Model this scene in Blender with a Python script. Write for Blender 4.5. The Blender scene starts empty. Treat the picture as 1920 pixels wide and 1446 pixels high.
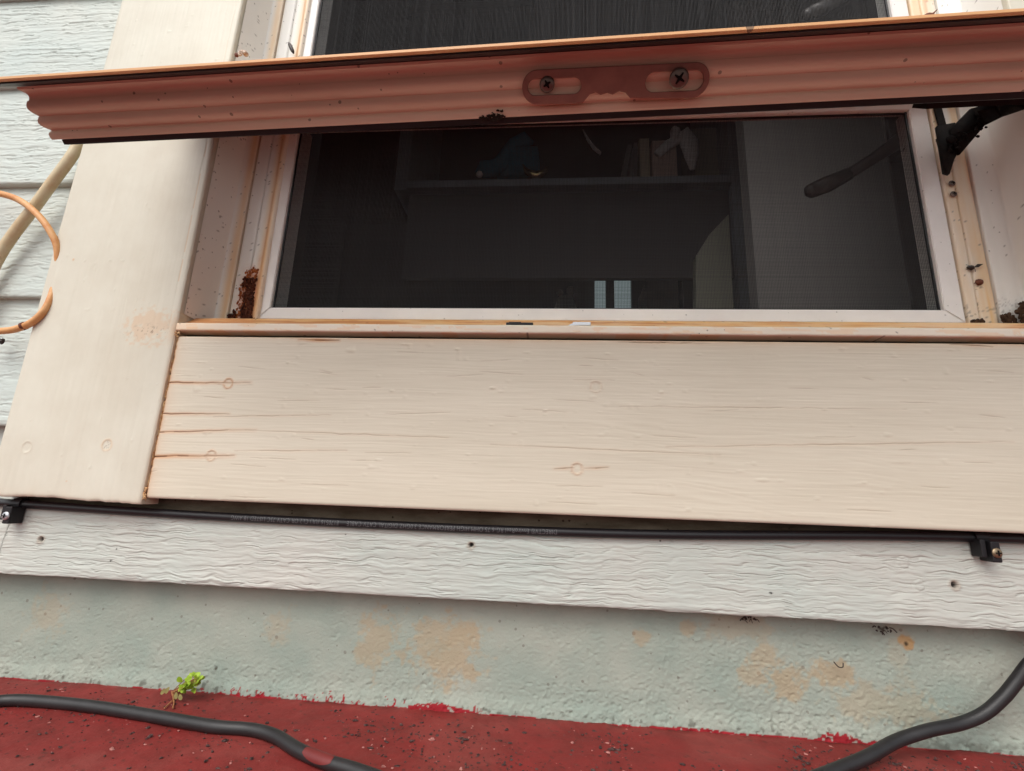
import bpy, bmesh, math, random
import numpy as np
from mathutils import Vector
random.seed(7); RNG = np.random.default_rng(11)
SC = bpy.context.scene
COL = SC.collection

# ------------------------------------------------------------------ camera
DIST = 0.39                      # metres from the lens to the face of the window trim (y = 0)
FPX = 900.0                      # focal length in pixels of a 1920 px wide picture
PIT, ROL, YAW = [math.radians(a) for a in (12.923, 2.1486, -5.076)]
fw = Vector((math.sin(YAW)*math.cos(PIT), math.cos(YAW)*math.cos(PIT), math.sin(PIT)))
rt0 = Vector((math.cos(YAW), -math.sin(YAW), 0)); up0 = rt0.cross(fw)
rt = rt0*math.cos(ROL) + up0*math.sin(ROL); up = -rt0*math.sin(ROL) + up0*math.cos(ROL)
CAMLOC = Vector((0, -DIST, 0))
cam = bpy.data.cameras.new('camera'); camo = bpy.data.objects.new('camera', cam); COL.objects.link(camo)
cam.sensor_width = 36; cam.lens = FPX/1920*36; cam.clip_start = 0.01; cam.clip_end = 500
from mathutils import Matrix
camo.matrix_world = Matrix(((rt.x, up.x, -fw.x, CAMLOC.x), (rt.y, up.y, -fw.y, CAMLOC.y), (rt.z, up.z, -fw.z, CAMLOC.z), (0, 0, 0, 1)))
SC.camera = camo
def ray(px, py): return rt*((px-960)/FPX) - up*((py-723)/FPX) + fw
def atY(px, py, Y):               # the point of the vertical plane y = Y that a photo pixel shows
    d = ray(px, py); return CAMLOC + d*((Y+DIST)/d.y)
def atZ(px, py, Z):
    d = ray(px, py); return CAMLOC + d*(Z/d.z)

# ------------------------------------------------------------------ world, sun, exposure
SUN_EL, SUN_AZ = math.radians(50), math.radians(-24)     # azimuth measured from straight out of the wall, to the left
w = bpy.data.worlds.new('World'); SC.world = w; w.use_nodes = True
nt = w.node_tree; nt.nodes.clear()
sky = nt.nodes.new('ShaderNodeTexSky'); sky.sky_type = 'NISHITA'; sky.sun_disc = False
sky.sun_elevation = SUN_EL; sky.sun_rotation = math.pi + math.radians(24)
sky.air_density = 1.0; sky.dust_density = 4.0; sky.ozone_density = 1.0
hs = nt.nodes.new('ShaderNodeHueSaturation'); hs.inputs['Saturation'].default_value = 0.25
bg = nt.nodes.new('ShaderNodeBackground'); bg.inputs['Strength'].default_value = 0.15
wo = nt.nodes.new('ShaderNodeOutputWorld')
nt.links.new(sky.outputs[0], hs.inputs['Color']); nt.links.new(hs.outputs[0], bg.inputs[0]); nt.links.new(bg.outputs[0], wo.inputs[0])
sl = bpy.data.lights.new('sun', 'SUN'); sl.energy = 0.55; sl.angle = math.radians(35); sl.color = (1.0, 0.95, 0.88)
so = bpy.data.objects.new('sun', sl); COL.objects.link(so)
sd = Vector((math.sin(SUN_AZ)*math.cos(SUN_EL), -math.cos(SUN_AZ)*math.cos(SUN_EL), math.sin(SUN_EL)))
so.rotation_euler = sd.to_track_quat('Z', 'Y').to_euler(); so.location = sd*5
SC.view_settings.view_transform = 'Standard'; SC.view_settings.look = 'None'
SC.view_settings.exposure = 0.51; SC.view_settings.gamma = 1.0; SC.view_settings.use_curve_mapping = False
try: SC.cycles.transparent_max_bounces = 16; SC.cycles.max_bounces = 8; SC.cycles.diffuse_bounces = 5
except Exception: pass

# ------------------------------------------------------------------ helpers
WL = {}                                   # world position of each empty / part
def thing(name, label, cat, loc=(0, 0, 0), group=None):
    o = bpy.data.objects.new(name, None); COL.objects.link(o); o.location = loc; o.empty_display_size = .01
    o['label'] = label; o['category'] = cat
    if group: o['group'] = group
    WL[o] = Vector(loc); return o
def tag(o, label=None, cat=None, group=None, kind=None):
    if label: o['label'] = label
    if cat: o['category'] = cat
    if group: o['group'] = group
    if kind: o['kind'] = kind
    return o
def mesh(name, V, F, mat, parent=None, attrs=None, smooth=False, origin=None):
    V = np.asarray(V, dtype=np.float64).reshape(-1, 3)
    if parent is not None and origin is None: off = WL[parent]; loc = Vector((0, 0, 0)); wl = off
    else:
        off = Vector(origin) if origin is not None else Vector(V.mean(0)) ; wl = off
        loc = off - (WL[parent] if parent is not None else Vector((0, 0, 0)))
    me = bpy.data.meshes.new(name)
    V = V - np.array(off)
    if isinstance(F, np.ndarray):
        n = F.shape[1]
        me.vertices.add(len(V)); me.vertices.foreach_set('co', V.ravel().astype(np.float32))
        me.loops.add(F.size); me.loops.foreach_set('vertex_index', F.ravel().astype(np.int32))
        me.polygons.add(len(F)); me.polygons.foreach_set('loop_start', (np.arange(len(F))*n).astype(np.int32))
        me.polygons.foreach_set('loop_total', np.full(len(F), n, dtype=np.int32))
        me.update(calc_edges=True)
    else:
        me.from_pydata([tuple(v) for v in V], [], [tuple(f) for f in F]); me.update()
    if attrs:
        for k, a in attrs.items():
            at = me.attributes.new(k, 'FLOAT', 'POINT'); at.data.foreach_set('value', np.asarray(a, dtype=np.float32).ravel())
    if smooth: me.polygons.foreach_set('use_smooth', np.ones(len(me.polygons), dtype=bool))
    me.validate()
    me.materials.append(mat)
    o = bpy.data.objects.new(name, me); COL.objects.link(o); o.location = loc
    if parent is not None: o.parent = parent
    WL[o] = Vector(wl); return o
class MB:
    def __init__(s): s.V = []; s.F = []
    def add(s, V, F):
        n = len(s.V); s.V += [tuple(v) for v in V]; s.F += [tuple(i+n for i in f) for f in F]
    def box(s, x0, x1, y0, y1, z0, z1, b=0.0):
        if b <= 0:
            V = [(x, y, z) for x in (x0, x1) for y in (y0, y1) for z in (z0, z1)]
            s.add(V, [(0, 1, 3, 2), (4, 6, 7, 5), (0, 4, 5, 1), (2, 3, 7, 6), (0, 2, 6, 4), (1, 5, 7, 3)]); return
        bm = bmesh.new(); bmesh.ops.create_cube(bm, size=1)
        for v in bm.verts: v.co = Vector(((x0+x1)/2+v.co.x*(x1-x0), (y0+y1)/2+v.co.y*(y1-y0), (z0+z1)/2+v.co.z*(z1-z0)))
        bmesh.ops.bevel(bm, geom=bm.edges[:], offset=b, segments=2, affect='EDGES', profile=.5)
        bm.verts.index_update(); s.add([v.co[:] for v in bm.verts], [[v.index for v in f.verts] for f in bm.faces]); bm.free()
    def prism(s, P, d):                   # polygon P (3-D points) pushed along vector d
        n = len(P); d = Vector(d); A = [Vector(p) for p in P]; B = [p+d for p in A]
        s.add(A+B, [tuple(range(n))[::-1], tuple(range(n, 2*n))]+[(i, (i+1) % n, n+(i+1) % n, n+i) for i in range(n)])
    def tube(s, pts, rad, n=16, flat=1.0, caps=True):
        pts = [Vector(p) for p in pts]; R = rad if isinstance(rad, (list, tuple)) else [rad]*len(pts)
        V = []; prev = None
        for i, p in enumerate(pts):
            t = (pts[min(i+1, len(pts)-1)]-pts[max(i-1, 0)]).normalized()
            a = prev if prev is not None else (Vector((0, 0, 1)) if abs(t.z) < .9 else Vector((0, 1, 0)))
            a = (a-t*a.dot(t)).normalized(); b = t.cross(a); prev = a
            for k in range(n):
                th = 2*math.pi*k/n; V.append(p+a*math.cos(th)*R[i]+b*math.sin(th)*R[i]*flat)
        F = [(i*n+k, i*n+(k+1) % n, (i+1)*n+(k+1) % n, (i+1)*n+k) for i in range(len(pts)-1) for k in range(n)]
        if caps: F += [tuple(range(n))[::-1], tuple((len(pts)-1)*n+k for k in range(n))]
        s.add(V, F)
    def ball(s, c, r, sx=1, sy=1, sz=1, u=10, v=7, jit=0):
        V = []; F = []
        for i in range(v+1):
            for k in range(u):
                a = math.pi*i/v; b = 2*math.pi*k/u; q = 1+random.uniform(-jit, jit)
                V.append((c[0]+r*sx*q*math.sin(a)*math.cos(b), c[1]+r*sy*q*math.sin(a)*math.sin(b), c[2]+r*sz*q*math.cos(a)))
        for i in range(v):
            for k in range(u): F.append((i*u+k, (i+1)*u+k, (i+1)*u+(k+1) % u, i*u+(k+1) % u))
        s.add(V, F)
    def build(s, name, mat, parent=None, smooth=False, origin=None): return mesh(name, s.V, s.F, mat, parent, smooth=smooth, origin=origin)
def spline(P, n=10):                      # Catmull-Rom through 3-D points
    P = [Vector(p) for p in P]; Q = [P[0]*2-P[1]]+P+[P[-1]*2-P[-2]]; out = []
    for i in range(1, len(Q)-2):
        for k in range(n):
            t = k/n; a, b, c, d = Q[i-1:i+3]
            out.append(.5*((2*b)+(c-a)*t+(2*a-5*b+4*c-d)*t*t+(3*b-a-3*c+d)*t**3))
    return out+[P[-1]]

def _h(ix, iy, seed):
    x = (ix.astype(np.int64)*374761393+iy.astype(np.int64)*668265263+seed*974634777) & 0xffffffff
    x = ((x ^ (x >> 13))*1274126177) & 0xffffffff
    return ((x ^ (x >> 16)) & 0xffff)/65535.0
def vn(x, y, seed=0):                     # smooth value noise, 0..1
    ix = np.floor(x).astype(np.int64); iy = np.floor(y).astype(np.int64); fx = x-ix; fy = y-iy
    fx = fx*fx*(3-2*fx); fy = fy*fy*(3-2*fy)
    a = _h(ix, iy, seed); b = _h(ix+1, iy, seed); c = _h(ix, iy+1, seed); d = _h(ix+1, iy+1, seed)
    return (a*(1-fx)+b*fx)*(1-fy)+(c*(1-fx)+d*fx)*fy
def fbm(x, y, o=4, seed=0):
    s = 0; a = .5; t = 0
    for i in range(o): s = s+a*vn(x*2**i, y*2**i, seed+i*17); t += a; a *= .5
    return s/t
def sstep(a, b, x): t = np.clip((x-a)/(b-a), 0, 1); return t*t*(3-2*t)
def segd(X, Z, a, b, wob=0, seed=0):      # distance to a segment; also the parameter along it
    ax, az = a; bx, bz = b; dx, dz = bx-ax, bz-az; L = dx*dx+dz*dz
    t = np.clip(((X-ax)*dx+(Z-az)*dz)/L, 0, 1)
    zz = Z+wob*(fbm(X*90, Z*0+seed, 3, seed)-.5)
    return np.hypot(X-(ax+t*dx), zz-(az+t*dz)), t
def gridsurf(name, P, attrs, mat, parent, back=None, smooth=True, origin=None):
    n, m, _ = P.shape; V = P.reshape(-1, 3)
    I = np.arange(n*m).reshape(n, m)
    F = np.stack([I[:-1, :-1], I[1:, :-1], I[1:, 1:], I[:-1, 1:]], -1).reshape(-1, 4)
    A = {k: v.ravel() for k, v in attrs.items()}
    if back is not None:                  # close it as a slab: rim + back face corner strip
        rim = np.concatenate([I[:, 0], I[-1, 1:], I[-2::-1, -1], I[0, -2:0:-1]])
        B = V[rim].copy(); B[:, 1] = back
        # doubled rim so the edge stays crisp
        R = V[rim].copy(); k = len(V); r = len(rim)
        V = np.concatenate([V, R, B]); a = np.arange(r)
        F2 = np.stack([k+a, k+(a+1) % r, k+r+(a+1) % r, k+r+a], -1)
        F = np.concatenate([F, F2[:, ::-1]])
        c0 = [k+r, k+r+n-1, k+r+n-1+m-1, k+r+2*(n-1)+m-1]
        F = np.concatenate([F, np.array([c0])])
        A = {q: np.concatenate([v, v[rim], v[rim]]) for q, v in A.items()}
    return mesh(name, V, F, mat, parent, attrs=A, smooth=smooth, origin=origin)

# ------------------------------------------------------------------ materials
def lin(c):
    return tuple((v/255/12.92 if v/255 <= .04045 else ((v/255+.055)/1.055)**2.4) for v in c)+(1,)
def mat(name, col, rough=.5, spec=.4, metal=0.0, var=.0, vscale=60, col2=None, stretch=(1, 1, 1), bump=0, bscale=400, bstretch=(1, 1, 1), bdist=.0004,
        stain=None, dirt=None, third=None, specks=0, speck_col=(.05, .035, .025, 1), speck_scale=160, sheen=0, coat=0, vdet=5, roughvar=0):
    m = bpy.data.materials.new(name); m.use_nodes = True; t = m.node_tree; N = t.nodes; L = t.links
    p = N['Principled BSDF']; p.inputs['Roughness'].default_value = rough; p.inputs['Metallic'].default_value = metal
    p.inputs['Specular IOR Level'].default_value = spec
    if coat: p.inputs['Coat Weight'].default_value = coat; p.inputs['Coat Roughness'].default_value = .25
    geo = N.new('ShaderNodeNewGeometry')
    def mapped(st):
        mp = N.new('ShaderNodeVectorMath'); mp.operation = 'MULTIPLY'; mp.inputs[1].default_value = st
        L.new(geo.outputs['Position'], mp.inputs[0]); return mp.outputs[0]
    def noise(sc, st, det=5, rgh=.6):
        n = N.new('ShaderNodeTexNoise'); n.inputs['Scale'].default_value = sc; n.inputs['Detail'].default_value = det; n.inputs['Roughness'].default_value = rgh
        L.new(mapped(st), n.inputs['Vector']); return n.outputs['Fac']
    def ramp(src, a, b):
        r = N.new('ShaderNodeMapRange'); r.inputs['From Min'].default_value = a; r.inputs['From Max'].default_value = b; L.new(src, r.inputs['Value']); return r.outputs[0]
    def mix(f, a, b):
        x = N.new('ShaderNodeMix'); x.data_type = 'RGBA'
        if isinstance(f, float): x.inputs[0].default_value = f
        else: L.new(f, x.inputs[0])
        for s, i in ((a, 6), (b, 7)):
            if isinstance(s, tuple): x.inputs[i].default_value = s
            else: L.new(s, x.inputs[i])
        return x.outputs[2]
    cur = tuple(col)
    if var or col2:
        c2 = tuple(col2) if col2 else tuple(c*(1-var) for c in col[:3])+(1,)
        cur = mix(ramp(noise(vscale, stretch, vdet), .35, .68), cur, c2)
    if specks:
        v = N.new('ShaderNodeTexVoronoi'); v.inputs['Scale'].default_value = speck_scale; v.inputs['Randomness'].default_value = 1
        L.new(mapped((1, 1, 1)), v.inputs['Vector'])
        hsv = N.new('ShaderNodeSeparateColor'); L.new(v.outputs['Color'], hsv.inputs[0])
        rr = N.new('ShaderNodeMath'); rr.operation = 'MULTIPLY'; rr.inputs[1].default_value = .22
        pw = N.new('ShaderNodeMath'); pw.operation = 'POWER'; pw.inputs[1].default_value = 5; L.new(hsv.outputs[0], pw.inputs[0]); L.new(pw.outputs[0], rr.inputs[0])
        lt = N.new('ShaderNodeMath'); lt.operation = 'LESS_THAN'; L.new(v.outputs['Distance'], lt.inputs[0]); L.new(rr.outputs[0], lt.inputs[1])
        sc = N.new('ShaderNodeMath'); sc.operation = 'MULTIPLY'; sc.inputs[1].default_value = specks; L.new(lt.outputs[0], sc.inputs[0])
        cur = mix(sc.outputs[0], cur, speck_col)
    for an, cc in (('stain', stain), ('dirt', dirt), ('third', third)):
        if cc is None: continue
        at = N.new('ShaderNodeAttribute'); at.attribute_name = an
        cur = mix(at.outputs['Fac'], cur, tuple(cc))
    if isinstance(cur, tuple): p.inputs['Base Color'].default_value = cur
    else: L.new(cur, p.inputs['Base Color'])
    if roughvar:
        r = N.new('ShaderNodeMapRange'); r.inputs['To Min'].default_value = max(0, rough-roughvar); r.inputs['To Max'].default_value = min(1, rough+roughvar)
        L.new(noise(vscale*2, (1, 1, 1)), r.inputs['Value']); L.new(r.outputs[0], p.inputs['Roughness'])
    if bump:
        b = N.new('ShaderNodeBump'); b.inputs['Strength'].default_value = bump; b.inputs['Distance'].default_value = bdist
        L.new(noise(bscale, bstretch, 6, .65), b.inputs['Height']); L.new(b.outputs[0], p.inputs['Normal'])
    return m
RUST = lin((176, 104, 52)); ORANGE = lin((228, 160, 96)); BROWN = lin((70, 38, 22))
M = {}
M['trim'] = mat('cream_trim_paint', (.72, .665, .54, 1), .42, .35, col2=(.645, .59, .47, 1), vscale=12, stretch=(.35, 1, 1.6), bump=.5, bscale=1, bstretch=(60, 200, 900), bdist=.00012, stain=lin((205, 140, 80)), dirt=lin((92, 58, 36)))
M['trim_v'] = mat('cream_trim_paint_upright', (.68, .655, .55, 1), .42, .35, col2=(.61, .57, .465, 1), vscale=14, bump=.6, bscale=1, bstretch=(620, 200, 34), bdist=.00014, stain=lin((212, 160, 104)), dirt=lin((92, 58, 36)))
M['siding'] = mat('grey_siding_paint', (.53, .525, .475, 1), .5, .3, col2=(.47, .51, .465, 1), vscale=9, bump=.5, bscale=1, bstretch=(90, 300, 700), bdist=.0002, stain=lin((150, 110, 74)), dirt=lin((30, 24, 20)))
M['siding_blue'] = mat('pale_blue_grey_siding_paint', (.52, .58, .545, 1), .5, .3, col2=(.57, .60, .55, 1), vscale=9, bump=.5, bscale=1, bstretch=(90, 300, 700), bdist=.0002, stain=lin((150, 110, 74)), dirt=lin((30, 24, 20)))
M['found'] = mat('painted_foundation_render', (.29, .345, .295, 1), .8, .2, col2=(.37, .395, .335, 1), vscale=20, bump=.8, bscale=700, bdist=.0005, stain=lin((176, 146, 106)), dirt=lin((58, 46, 34)), third=lin((148, 36, 44)), specks=.5, speck_scale=150, speck_col=(.14,.11,.09,1))
M['red'] = mat('red_floor_paint', lin((130, 43, 40)), .62, .3, col2=lin((112, 39, 35)), vscale=30, bump=.8, bscale=260, bdist=.0006, specks=.75, speck_col=lin((72, 34, 34)), speck_scale=170, roughvar=.15, stain=lin((150, 84, 76)), dirt=lin((62, 40, 32)))
M['vinyl'] = mat('aged_white_vinyl', (.84, .83, .79, 1), .45, .4, col2=(.87, .855, .80, 1), vscale=18, stretch=(1, 1, .2), stain=lin((232, 196, 146)), dirt=lin((60, 40, 28)), third=lin((200, 122, 72)), specks=.5, speck_scale=190)
M['vinyl2'] = mat('aged_cream_vinyl', (.86, .82, .70, 1), .42, .45, col2=(.84, .78, .66, 1), vscale=18, stretch=(.3, 1, 1), stain=lin((240, 190, 132)), dirt=lin((60, 40, 28)), third=lin((206, 124, 66)), specks=.6, speck_scale=150)
M['screenframe'] = mat('painted_screen_frame', (.86, .83, .80, 1), .42, .45, var=.07, vscale=25, specks=.35, speck_scale=260)
M['sash'] = mat('salmon_sash_vinyl', lin((232, 208, 186)), .58, .3, col2=lin((206, 178, 156)), vscale=26, stretch=(.10, 1, 1), vdet=8, roughvar=.12, bump=.3, bscale=180, bdist=.0003, specks=.6, speck_scale=170)
M['flange'] = mat('tan_sash_flange', lin((226, 172, 118)), .45, .4, var=.10, vscale=30, stretch=(.3, 1, 1), specks=.7, speck_scale=80)
M['black'] = mat('black_rubber', (.012, .011, .013, 1), .5, .4, var=.3)
M['groove'] = mat('grime_and_gap_shade', (.03, .02, .016, 1), .8, .2)
M['cable'] = mat('black_cable_jacket', (.012, .012, .014, 1), .42, .45, bump=.3, bscale=900, bdist=.0001)
M['cord'] = mat('charcoal_cord_jacket', (.020, .019, .020, 1), .46, .45, var=.35, vscale=80, bump=.25, bscale=600, bdist=.00015)
M['redpaint'] = mat('red_paint_on_cord', lin((112, 40, 38)), .5, .4, var=.15, vscale=90)
M['print'] = mat('white_print', (.15, .15, .155, 1), .6, .2)
M['keeper'] = mat('brown_keeper_plate', lin((150, 104, 92)), .45, .4, metal=.1, var=.28, vscale=70, bump=.2, bscale=300, bdist=.0001)
M['screw'] = mat('dull_steel_screw', (.20, .15, .13, 1), .35, .5, metal=.7, var=.3, vscale=300)
M['brass'] = mat('dull_brass_screw', (.33, .25, .16, 1), .35, .5, metal=.8, var=.3, vscale=400)
M['hole'] = mat('dark_recess', (.008, .006, .006, 1), .9, .1)
M['rust'] = mat('flaking_rust', lin((96, 48, 28)), .85, .2, col2=lin((44, 24, 20)), vscale=320, bump=1, bscale=900, bdist=.0006)
M['rustlight'] = mat('orange_rust', lin((180, 104, 56)), .8, .2, col2=lin((120, 62, 36)), vscale=260, bump=1, bscale=900, bdist=.0004)
M['mud'] = mat('dry_brown_dirt', lin((92, 70, 54)), .95, .1, col2=lin((52, 38, 30)), vscale=420, bump=1, bscale=1100, bdist=.0005)
M['iron'] = mat('greasy_black_hinge', (.008, .007, .007, 1), .7, .2, metal=.0, col2=(.016, .012, .010, 1), vscale=200, bump=.7, bscale=500, bdist=.0004)
M['wire'] = mat('charcoal_screen_wire', (.056, .055, .057, 1), .55, .25)
M['cablebeige'] = mat('painted_beige_cable', lin((206, 192, 158)), .45, .4, col2=lin((196, 168, 128)), vscale=60, stain=ORANGE, specks=.8, speck_scale=130)
M['cableorange'] = mat('weathered_orange_wire', lin((222, 172, 118)), .5, .4, col2=lin((206, 138, 78)), vscale=90, bump=.6, bscale=400, bdist=.0003)
M['leaf'] = mat('fresh_green_leaf', lin((134, 164, 40)), .55, .3, col2=lin((160, 186, 66)), vscale=260)
M['stem'] = mat('dry_weed_stem', lin((170, 120, 80)), .7, .2, var=.3, vscale=300)
M['deadleaf'] = mat('withered_leaf', lin((140, 128, 80)), .8, .2, var=.3, vscale=300)
M['stone'] = mat('grey_grit', lin((96, 74, 70)), .9, .2, col2=lin((40, 30, 30)), vscale=500)
M['shell'] = mat('pale_snail_shell', lin((214, 196, 178)), .4, .4, col2=lin((150, 110, 84)), vscale=500)
M['insect'] = mat('dark_insect_shell', lin((46, 32, 26)), .4, .5, var=.3, vscale=600)
M['seed'] = mat('reddish_brown_husk', lin((116, 66, 48)), .6, .3, var=.3, vscale=500)
M['caulk'] = mat('cracked_caulk', lin((226, 196, 146)), .6, .3, col2=lin((168, 104, 60)), vscale=300, bump=.8, bscale=700, bdist=.0005)
M['silver'] = mat('bare_aluminium', (.55, .56, .58, 1), .3, .5, metal=.7)
# interior
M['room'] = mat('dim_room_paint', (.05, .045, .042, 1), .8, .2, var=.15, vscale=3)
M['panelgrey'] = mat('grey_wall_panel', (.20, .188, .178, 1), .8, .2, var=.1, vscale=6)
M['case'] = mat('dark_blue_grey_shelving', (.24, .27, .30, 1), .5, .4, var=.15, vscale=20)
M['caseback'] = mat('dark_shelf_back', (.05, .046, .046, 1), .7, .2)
M['plush'] = mat('dark_blue_plush', (.05, .20, .30, 1), .9, .1, var=.3, vscale=200)
M['gold'] = mat('brass_bowl', (.65, .50, .25, 1), .25, .5, metal=.9)
M['white_i'] = mat('white_indoor_paint', (.75, .74, .76, 1), .6, .3)
M['pinkbox'] = mat('dusty_pink_card', (.55, .42, .38, 1), .7, .2, var=.1, vscale=80)
M['oldpaper'] = mat('cream_book_cover', (.50, .44, .34, 1), .7, .2)
M['greybook'] = mat('grey_book_cover', (.16, .15, .15, 1), .6, .3)
M['olive'] = mat('olive_box_card', (.22, .21, .16, 1), .7, .2)
M['wood_i'] = mat('dim_brown_wood', (.16, .12, .09, 1), .6, .3, var=.3, vscale=20)
M['handle'] = mat('dark_bronze_handle', (.035, .03, .028, 1), .35, .5)
pane_m = bpy.data.materials.new('daylit_far_pane'); pane_m.use_nodes = True
e = pane_m.node_tree.nodes['Principled BSDF']; e.inputs['Base Color'].default_value = (.3, .3, .3, 1); e.inputs['Emission Color'].default_value = (.72, .9, .92, 1); e.inputs['Emission Strength'].default_value = .16
glass_m = bpy.data.materials.new('window_glass'); glass_m.use_nodes = True
g = glass_m.node_tree.nodes['Principled BSDF']; g.inputs['Base Color'].default_value = (.95, .97, .96, 1); g.inputs['Roughness'].default_value = .02; g.inputs['Transmission Weight'].default_value = 1.0; g.inputs['IOR'].default_value = 1.45

# ------------------------------------------------------------------ key sizes (metres)
FLOOR = -.1677
TR_T, TR_B = .1305, -.0130        # bottom trim board: upper / lower edge
TL_I, TL_O = -.3435, -.487        # left trim board: inner / outer edge
OPR = .4130                       # inner edge of the right trim board
CX = .031
EXPO = .1280                      # siding exposure
Z_MULL = .397; Z_TOP = .80

# ------------------------------------------------------------------ ground and porch floor
def b1(name, mt, *a): q = MB(); q.box(*a); return q.build(name, mt)
tag(b1('ground', mat('grey_concrete_yard', (.19, .185, .17, 1), .9, .1, var=.4, vscale=2), -60, 60, -60, 8, -.46, -.36), kind='structure')
nx, nz = 620, 130
xs = np.linspace(-.62, .62, nx); ys = np.linspace(.032, -.20, nz); X, Yg = np.meshgrid(xs, ys, indexing='ij')
Zf = FLOOR + (fbm(X*70, Yg*70, 4, 5)-.5)*.0016 + (fbm(X*350, Yg*350, 3, 8)-.5)*.0007 + .0015*sstep(.0, .03, Yg)*(fbm(X*120, Yg*40, 3, 2))
Pf = np.stack([X, Yg, Zf], -1)
dust = .28*sstep(.52, .72, fbm(X*16, Yg*22, 4, 205))*(.4+.6*fbm(X*180, Yg*180, 3, 206)); dust = np.maximum(dust, .5*np.exp(-(.031-Yg)/.006)*sstep(.4, .6, fbm(X*60, Yg*90, 3, 207)))
fdirt = .8*np.exp(-(.030-Yg)/.0035)*sstep(.42, .6, fbm(X*80, Yg*80, 3, 208)); fdirt = np.maximum(fdirt, .6*(fbm(X*420, Yg*420, 2, 209) > .83))
scr = np.clip(1-np.abs(fbm(X*20+Yg*34, Yg*9, 3, 210)-.5)/.004, 0, 1)*(fbm(X*15, Yg*15, 2, 211) > .55); dust = np.maximum(dust, .5*scr)
fl = gridsurf('floor', Pf, {'stain': dust, 'dirt': fdirt}, M['red'], None); tag(fl, kind='structure')
q = MB(); q.box(-2.6, 2.6, -.62, -.2, FLOOR-.2, FLOOR-.0002); q.box(-2.6, -.62, -.2, .03, FLOOR-.2, FLOOR-.0002); q.box(.62, 2.6, -.2, .03, FLOOR-.2, FLOOR-.0002); q.box(-.62, .62, -.2, .03, FLOOR-.2, FLOOR-.004)
tag(q.build('porch_slab', M['red']), kind='structure')

# ------------------------------------------------------------------ foundation wall
fw_ = thing('foundation_wall', 'grey green rendered foundation with peeling paint patches between red floor and siding', 'wall', (0, .03, FLOOR))
nx, nz = 1250, 130
xs = np.linspace(-.60, .56, nx); zs = np.linspace(FLOOR-.004, -.070, nz); X, Z = np.meshgrid(xs, zs, indexing='ij')
low = sstep(-.125, -.163, Z); rgt = sstep(-.1, .2, X)
rough = .25+.75*np.clip(low*.55+rgt*.40+.5*(fbm(X*18, Z*30, 3, 18)-.5), 0, 1)
Yf = .031 - (fbm(X*30, Z*40, 3, 3)-.5)*.0014 - (fbm(X*420, Z*620, 3, 4)-.5)*.0010*rough - np.clip(fbm(X*560, Z*640, 2, 9)-.60, 0, 1)*.0034*rough
Yf += np.clip(fbm(X*380, Z*520, 2, 19)-.68, 0, 1)*.006*rough
Yf -= .0022*sstep(-.152, -.166, Z)*(.5+fbm(X*60, Z*20, 3, 12))
Yf += .0012*np.clip(vn(X*300, Z*300, 22)-.93, 0, 1)*10
stain = np.zeros_like(X)
def blob(px, py, rx, rz, amt, seed, thr=.5, Y=.028):
    global stain
    c = atY(px, py, Y); d = np.hypot((X-c.x)/rx, (Z-c.z)/rz)
    n = fbm(X*85, Z*85, 4, seed); n2 = fbm(X*330, Z*330, 3, seed+1)
    stain = np.maximum(stain, (amt*.66 if amt < .95 else 1)*sstep(thr+.20, thr-.18, d*.62+(n-.5)*1.1+(n2-.5)*.7))
blob(710, 1205, .020, .022, .62, 31); blob(820, 1210, .034, .022, .66, 33); blob(845, 1250, .022, .018, .75, 34); blob(860, 1195, .018, .014, .8, 35)
blob(1445, 1240, .020, .010, .62, 36); blob(1480, 1280, .016, .010, .75, 37); blob(1560, 1262, .016, .009, .78, 38); blob(1410, 1270, .011, .008, .6, 39)
blob(1640, 1320, .028, .014, .45, 40); blob(1720, 1335, .03, .014, .4, 41); blob(80, 1160, .02, .02, .35, 42); blob(520, 1180, .012, .015, .35, 43); blob(1690, 1230, .009, .03, .25, 44)
blob(1205, 1195, .006, .005, .6, 45); blob(1290, 1180, .006, .005, .6, 46); blob(1705, 1208, .0038, .0038, 1.0, 47, .62); blob(1390, 1180, .03, .010, .35, 48)
dirt = .8*sstep(.76, .82, fbm(X*160, Z*160, 3, 51))*sstep(-.088, -.080, Z)
c = atY(1703, 1209, .028); dirt = np.maximum(dirt, .9*sstep(.0022, .0008, np.hypot(X-c.x, Z-c.z)))
c = atY(1660, 1182, .028); dirt = np.maximum(dirt, .8*sstep(.004, .001, np.hypot(X-c.x, (Z-c.z)*1.4)+(vn(X*900, Z*900, 3)-.5)*.004))
c = atY(400, 1256, .028); dirt = np.maximum(dirt, .9*sstep(.0018, .0006, np.hypot(X-c.x, Z-c.z)))
dirt = np.maximum(dirt, .55*sstep(.64, .75, fbm(X*240, Z*300, 3, 53))*sstep(-.156, -.163, Z))
dirt = np.maximum(dirt, .5*sstep(.0, .08, X-.22)*sstep(-.157, -.165, Z)*sstep(.4, .6, fbm(X*140, Z*200, 3, 57)))
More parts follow.
